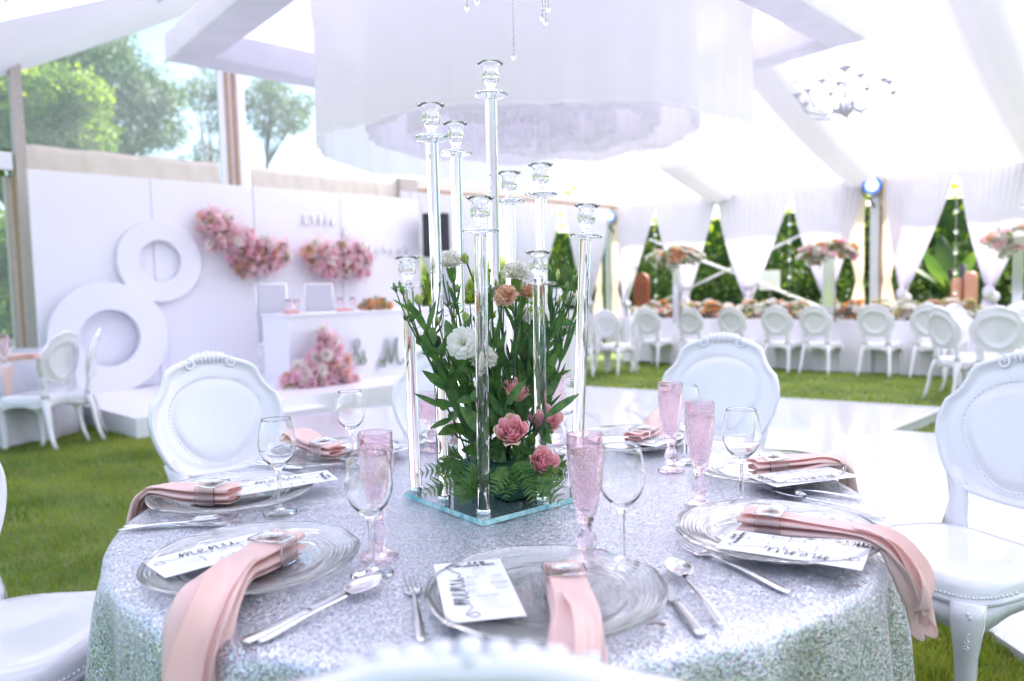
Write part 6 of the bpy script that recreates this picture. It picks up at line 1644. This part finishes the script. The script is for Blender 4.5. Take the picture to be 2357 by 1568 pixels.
def budspray(spec, lab, seed, base=None, lime=()):
    """a leafy stem ending in several closed buds; spec: (px,py,Y,size px)"""
    g = random.Random(seed+400); base = base or rnd_base(g); B_ = Vector(base); t = empty('lisianthus_buds', B_, label=lab, cat='flower buds', group='lisianthus bud sprays')
    heads = [at(a,b,Y) for a,b,Y,s in spec]; mid = sum(heads, Vector((0,0,0)))/len(heads); fork_ = B_.lerp(mid, .70)
    fork_.x += (B_.x-mid.x)*-.06
    sp = [tuple(B_+(fork_-B_)*u+Vector((0,0,0)) + (Vector((0,0,1))*.0)) for u in np.linspace(0,1,10)]
    m_ = MB(); m_.tube([Vector(q)-B_ for q in sp], [.0026]*10, 8); m_.build('stem', MT['stem'], t)
    for h,(a,b,Y,s) in zip(heads, spec):
        c_ = (fork_*.45+h*.55)+Vector(((h.x-fork_.x)*.15,0,-.004)); m_ = MB(); L_ = s*Y/1782
        pts = [tuple((1-u)**2*fork_+2*(1-u)*u*c_+u*u*h-B_) for u in np.linspace(0,1,8)]; m_.tube(pts, [.0019-.0008*k/7 for k in range(8)], 6); m_.build('side_stem', MT['stem'], t)
        d = (h-c_).normalized(); F_ = head_frame(h-B_, d); m_ = MB(); bud(m_, F_, L_*.22, L_); m_.build('bud', MT['lime'] if (a,b) in lime else MT['calyx'], t)
        for k in range(2):
            a2 = g.uniform(0,6.28); dd = d*.6+Vector((math.cos(a2),math.sin(a2),.1))*.7; leaf_obj(t, c_, dd, .022, .0035, loc0=B_)
        m_ = MB()
        for k in range(4):
            a2 = 2*PI*k/4; petal(m_, a2, .5, L_*.12, L_*.27, -.02*L_, L_*.55, L_*.10, 0, 2, 4)
        o = m_.build('sepals', MT['fl_leaf'], t, kind='stuff'); o.matrix_local = F_
    pairleaves(t, [tuple(Vector(q)-B_) for q in sp], (.35,.6,.85), .048, .012, seed=seed)
    return t
Z = (0,0,1)
carnation(1037,607,1.62,.0265,(-.10,-.15,1),'w_carn','white carnation highest left, above the glass rods crossing',1)
carnation(1189,634,1.60,.0290,(.05,-.10,1),'w_carn','white carnation with a large green cup, top centre',2)
carnation(1166,684,1.57,.0245,(-.35,-.55,.8),'peach','peach carnation just below the top centre white carnation',3)
carnation(1210,676,1.64,.0220,(.3,-.2,1),'peach','peach carnation right of the other, behind the short rod',4)
carnation(1112,826,1.535,.0270,(.1,-.45,.9),'w_carn','white carnation behind the front rod, below the round white bloom',5)
carnation(1310,752,1.72,.0230,(.6,-.2,.6),'w_carn','white carnation low on the right side',6)
carnation(955,780,1.72,.0180,(-.5,0,.4),'peach','peach carnation peeping out at the far left',7)
carnation(1200,728,1.70,.0230,(.1,-.3,1),'w_carn','white carnation behind the centre stems',8)
lisianthus(1064,789,1.485,.0285,(-.18,-1,.28),'w_lis','large round white bloom facing us at the left',11,1.0)
lisianthus(1133,672,1.66,.0215,(.15,-.2,1),'w_lis','cream white bloom behind the front rod, upper centre',12,.45)
lisianthus(1318,690,1.70,.0240,(.75,-.35,.55),'w_lis','white bloom turned right, upper right side',13,.6)
lisianthus(964,694,1.50,.0150,(-.05,-.1,1),'lime','pale green half open bloom at the far left',14,.35, leaves=(.35,.55,.7,.82))
lisianthus(1072,600,1.60,.0150,(-.35,-.1,.9),'lime','pale green bud bloom beside the highest carnation',15,.3)
lisianthus(1049,668,1.66,.0130,(.2,0,1),'lime','pale green closed bloom under the highest carnation',16,.3)
lisianthus(1071,733,1.50,.0125,(.1,-.2,1),'lime','small pale green bud bloom in the middle left',17,.3)
lisianthus(1245,655,1.75,.0150,(.3,0,1),'lime','pale green bloom behind the short rod cup',18,.3)
rose(1177,990,1.440,.0290,(-.12,-.80,.62),'pink rose low in the middle, opened towards us',21)
rose(1189,896,1.590,.0285,(.25,-.35,.85),'pink rose seen from the side above the middle, crossed by a leaf',22)
rose(1262,962,1.560,.0275,(.45,-.6,.6),'pink rose at the right behind the short rod',23)
rose(1253,1064,1.500,.0290,(.30,-.75,.55),'deep pink and cream rose lowest at the right',24)
rose(1062,905,1.66,.0190,(-.3,-.1,1),'small pink rose behind the left stems',25,False)
rose(1038,988,1.64,.0170,(-.5,-.3,.8),'small deep pink rose at the left behind the rod',26,False)
rose(1226,960,1.60,.0150,(-.3,-.3,.9),'small dusky pink rosebud left of the right rose',27,False)
budspray([(912,672,1.5,24),(928,678,1.48,26),(946,712,1.5,26),(922,660,1.49,16)], 'spray of slim green buds at the far left', 31, (-.06,1.60,FB.z))
budspray([(1337,603,1.66,20),(1322,634,1.66,22),(1318,652,1.64,20),(1306,612,1.68,14),(1303,598,1.68,10)], 'tallest spray of green buds at the upper right', 32, (.02,1.62,FB.z))
budspray([(1283,644,1.62,26),(1272,615,1.62,18),(1266,630,1.64,18),(1302,672,1.60,26)], 'spray of green buds beside the short rod cup, right', 33, (.03,1.60,FB.z), lime=((1283,644),))
budspray([(1046,648,1.6,18),(1020,640,1.58,12),(1013,612,1.58,10),(1030,655,1.6,10)], 'thin spray of buds seen through the left rods', 34, (-.05,1.58,FB.z))
budspray([(1118,612,1.58,18),(1100,640,1.56,12),(1128,628,1.58,12),(1108,598,1.58,10)], 'thin spray of buds behind the front rod', 35, (-.03,1.58,FB.z))
budspray([(985,640,1.56,16),(975,662,1.56,18),(1000,655,1.58,14)], 'small bud spray between the two left rods', 36, (-.05,1.61,FB.z), lime=((975,662),))
budspray([(1150,640,1.62,14),(1142,660,1.62,18),(1160,655,1.6,12)], 'small bud spray left of the top centre white carnation', 37, (-.01,1.63,FB.z), lime=((1142,660),))
budspray([(1222,720,1.58,20),(1232,745,1.58,16),(1215,700,1.6,14)], 'short bud spray left of the short rod', 38, (.01,1.60,FB.z), lime=((1222,720),))
budspray([(1098,700,1.60,20),(1110,720,1.6,16),(1092,740,1.6,14)], 'short bud spray beside the front rod', 39, (-.02,1.62,FB.z), lime=((1098,700),))
budspray([(1288,700,1.62,22),(1296,725,1.62,18),(1278,730,1.62,16)], 'low bud spray at the right between the rods', 40, (.04,1.62,FB.z), lime=((1288,700),))
budspray([(1010,745,1.54,20),(1000,765,1.54,16),(1022,760,1.56,14)], 'low bud spray left of the round white bloom', 41, (-.05,1.60,FB.z), lime=((1010,745),))
# explicit large leaves
def leaf_stem(pts, lab, leaves, mat='fl_leaf', smat='stem', r=.0022):
    """pts: (px,py,Y) from base up; leaves: (index u, px, py, Y, width px) leaf tip places"""
    P = [at(*p) for p in pts]; B_ = P[0].copy(); S_ = smoothpath([tuple(p) for p in P], 6); S_ = [Vector(s) for s in S_]
    t = empty('foliage_stem', B_, label=lab, cat='foliage', group='leafy stems of the centrepiece'); m_ = MB(); m_.tube([s-B_ for s in S_], r, 7); m_.build('stem', MT[smat], t)
    for u, px, py, Y, w in leaves:
        b = S_[min(len(S_)-1, int(u*(len(S_)-1)))]; e = at(px,py,Y); leaf_obj(t, b, e-b, (e-b).length, .84*w*Y/1782, mat, roll=((px*7+py*3) % 7-3)*.16, bend=.12, loc0=B_, up=Vector((0,-1,.25)))
    return t
leaf_stem([(1120,1060,1.56),(1105,960,1.50),(1090,900,1.48)],'leafy stem with the broadest leaf, low left of centre',[(.35,1064,938,1.44,24),(.9,1052,925,1.46,13),(1,1098,925,1.44,14),(.6,1140,945,1.5,13)])
leaf_stem([(1150,1040,1.55),(1160,960,1.52),(1165,930,1.50)],'stem with the dark leaf crossing the upper rose',[(.95,1210,872,1.47,13),(.5,1120,900,1.5,12),(.7,1190,960,1.55,12)])
leaf_stem([(1200,1060,1.56),(1240,990,1.54),(1255,960,1.52)],'stem with the long leaf reaching out to the right',[(1,1331,905,1.50,14),(.6,1268,1022,1.5,15),(.3,1225,1000,1.5,16),(.8,1275,1000,1.55,12)])
leaf_stem([(1080,1060,1.60),(1050,980,1.56),(1030,940,1.50)],'stem with leaves reaching out to the left',[(1,953,907,1.48,9),(1,1010,925,1.47,15),(.7,990,985,1.5,10),(.5,1010,1000,1.5,14),(.85,1050,965,1.5,14)])
leaf_stem([(1210,1050,1.6),(1235,900,1.6),(1262,770,1.62),(1290,690,1.64)],'tall leafy stem right of the short rod',[(.3,1215,830,1.58,12),(.45,1268,845,1.55,17),(.45,1220,770,1.6,13),(.62,1248,700,1.6,14),(.62,1300,715,1.6,15),(.8,1262,660,1.6,9),(.8,1322,745,1.6,12),(.95,1318,650,1.62,7),(.35,1283,810,1.55,17),(.2,1290,905,1.6,8)])
leaf_stem([(1230,1040,1.62),(1270,900,1.64),(1305,780,1.66),(1330,690,1.68)],'thin stem farthest right with narrow leaves',[(.3,1303,838,1.62,6),(.55,1330,735,1.6,8),(.55,1290,745,1.64,8),(.8,1345,672,1.66,5),(.4,1262,815,1.62,12)])
leaf_stem([(1100,1050,1.58),(1040,900,1.54),(990,780,1.50),(955,710,1.48)],'leafy stem leaning to the far left',[(.75,948,700,1.46,12),(.75,1002,690,1.5,9),(.5,968,790,1.46,10),(.5,1030,760,1.5,9),(.35,975,855,1.48,15),(.35,1040,840,1.5,12),(.2,1000,830,1.5,14),(.9,905,690,1.46,5),(.9,935,730,1.48,10)])
leaf_stem([(1110,1050,1.6),(1080,900,1.58),(1063,780,1.58),(1052,690,1.6)],'straight leafy stem left of the front rod',[(.3,1050,845,1.55,13),(.45,1092,800,1.56,11),(.45,1032,810,1.56,10),(.65,1040,735,1.56,8),(.7,1085,722,1.58,9),(.85,1036,660,1.6,6),(.2,1105,905,1.55,13)])
leaf_stem([(1130,1050,1.62),(1130,900,1.6),(1135,780,1.6),(1130,700,1.62)],'leafy stem behind the front rod',[(.4,1162,760,1.58,12),(.4,1105,790,1.58,12),(.6,1160,700,1.58,7),(.6,1100,700,1.6,13),(.25,1150,830,1.56,15),(.25,1125,850,1.58,14),(.85,1128,655,1.6,6)])
leaf_stem([(1170,1050,1.62),(1180,920,1.6),(1183,820,1.6),(1186,730,1.6)],'blue green stem in the centre with narrow leaves',[(.4,1152,800,1.56,6),(.45,1160,850,1.56,6),(.65,1178,780,1.58,5),(.65,1200,740,1.6,5),(.25,1140,895,1.55,7),(.2,1210,850,1.6,14)], smat='stemb')
leaf_stem([(1190,1050,1.64),(1215,900,1.64),(1208,800,1.66),(1200,730,1.66)],'stem with round leaves right of centre',[(.4,1225,800,1.64,20),(.5,1190,770,1.64,16),(.65,1228,740,1.64,18),(.3,1200,850,1.6,16),(.75,1175,735,1.64,13)], mat='leaf')
# yellow green bracts
def bracts(px, py, Y, R_, n, lab, seed):
    g = random.Random(seed); p = at(px,py,Y); base = rnd_base(g); B_ = Vector(base); t = empty('bupleurum_sprig', B_, label=lab, cat='foliage', group='yellow green sprigs')
    sp = stem_path(p, (0,0,1), base); m_ = MB(); m_.tube([Vector(q)-B_ for q in sp], .0012, 6); m_.build('stem', MT['stem'], t)
    for k in range(n):
        d = Vector((g.uniform(-1,1),g.uniform(-1,.6),g.uniform(-.6,1))).normalized(); c_ = p+d*R_*g.uniform(.2,1)
        leaf_obj(t, c_, d+Vector((g.uniform(-.5,.5),)*3), R_*.55, R_*.24, 'fl_leafy', loc0=B_)
bracts(1082,700,1.58,.024,20,'yellow green sprig left of the front rod',51); bracts(1045,722,1.6,.018,14,'yellow green sprig behind the left rod',52); bracts(1228,702,1.62,.022,16,'yellow green sprig right of the peach carnations',53)
bracts(1135,745,1.62,.022,14,'yellow green sprig in the middle of the bouquet',54); bracts(1085,872,1.56,.014,12,'yellow green sprig low behind the front rod',55); bracts(1312,680,1.7,.014,10,'yellow green sprig beside the right white bloom',56)
# ferns round the foot
def fern(base, tip, lab, seed, W=.028, arch=.02):
    b = at(*base); e = at(*tip); g = random.Random(seed); t = empty('fern_frond', b, label=lab, cat='fern', group='fern fronds at the foot of the flowers'); n = 12
    path = [tuple((b.lerp(e, u)-b)+Vector((0,0,arch*math.sin(PI*u)))) for u in np.linspace(0,1,n+1)]
    m_ = MB(); m_.tube(path, [.0011-.0008*k/n for k in range(n+1)], 5); m_.build('midrib', MT['stem'], t)
    D = (e-b).normalized(); s0 = D.cross(Vector((0,0,1))).normalized(); view = Vector((0,-1,.55)).normalized()
    s0 = view.cross(D).normalized(); nn = D.cross(s0)
    for k in range(2, n+1):
        u = k/n; w = W*math.sin(PI*min(1,.18+.80*u))**.8; p = Vector(path[k])
        for sg in (-1,1):
            m_ = MB(); pd = (s0*sg*.9+D*.55+nn*g.uniform(-.45,.45)).normalized(); pn = pd.cross(s0.cross(D)).normalized(); q = 5; wl_ = w*.20
            vs = [p]
            up_, lo = [], []
            for j in range(1, q+1):
                v = j/(q+.3); ww = wl_*(1-.75*v)*(1.0)
                up_ += [p+pd*w*(v-.11)+pn*ww*.40, p+pd*w*(v+.04)+pn*ww*1.45]; lo += [p+pd*w*(v-.11)-pn*ww*.40, p+pd*w*(v+.04)-pn*ww*1.45]
            vs += up_; i0 = len(vs); vs.append(p+pd*w*1.08); vs += lo; 
            fs = []; nu_ = len(up_)
            for j in range(nu_-1): fs.append((1+j, 2+j, i0+2+j, i0+1+j))
            fs += [(0,1,i0+1),(nu_, i0, i0+nu_)]
            m_.add(vs, fs); m_.build('leaflet', MT['fern'], t, smooth=False)
fz = 1100
FR = [((1090,1085,1.54),(950,1098,1.47)),((1085,1100,1.53),(970,1146,1.45)),((1100,1105,1.50),(1052,1160,1.46)),((1130,1090,1.50),(1070,1140,1.43)),((1140,1080,1.50),(1060,1120,1.44)),((1150,1070,1.5),(1165,1150,1.44)),
      ((1175,1075,1.48),(1130,1150,1.42)),((1190,1060,1.50),(1215,1120,1.44)),((1210,1100,1.48),(1293,1160,1.42)),((1205,1085,1.48),(1232,1170,1.42)),((1225,1090,1.50),(1300,1120,1.45)),((1235,1070,1.55),(1312,1098,1.52)),
      ((1240,1085,1.55),(1310,1072,1.56)),((1080,1070,1.58),(1010,1062,1.56)),((1120,1060,1.52),(1090,1025,1.50)),((1150,1060,1.55),(1135,1020,1.52)),((1180,1060,1.55),(1215,1030,1.52)),((1110,1075,1.5),(1100,1130,1.45)),((1165,1085,1.5),(1185,1140,1.43)),((1075,1085,1.56),(1000,1088,1.52))]
wh = ['far left tip of the ferns','fern reaching left over the plate edge','fern left of the front rod foot','fern just left of the front rod','short fern behind the front rod','fern hanging before the front foam block','fern drooping right of the front rod','fern over the right of the foam','fern reaching right over the plate edge, lowest','fern drooping down at the right','fern pointing right above the lowest one','pale fern at the far right','upper fern at the far right','fern behind the left rod','upright fern behind the front rod','upright fern in the centre','upright fern under the right rose','fern under the front rod','fern before the foam, right of centre','fern between the two left rods']
for k,((b,e),w) in enumerate(zip(FR, wh)): fern(b, e, 'green '+w, 500+k, W=.020+.006*(k % 3), arch=.012)
# small bits dropped on the table
for (px,py,lab) in ((1510,1437,'tiny brown twig on the cloth right of the nearest plate'),(1001,1212,'white flower scrap on the glass base plate')):
    p = on(px,py,TZ0+.002 if py > 1300 else TZ0+.0125); m_ = MB(); m_.tube([(-.012,0,0),(0,.002,.001),(.012,-.003,0)] if py > 1300 else [(-.002,0,0),(.002,.001,0)], .0011, 5)
    o = m_.build('twig' if py > 1300 else 'petal_scrap', plain('twig_brown',(.25,.10,.05),.7) if py > 1300 else MT['w_carn'], label=lab, cat='twig' if py > 1300 else 'petal'); o.location = p
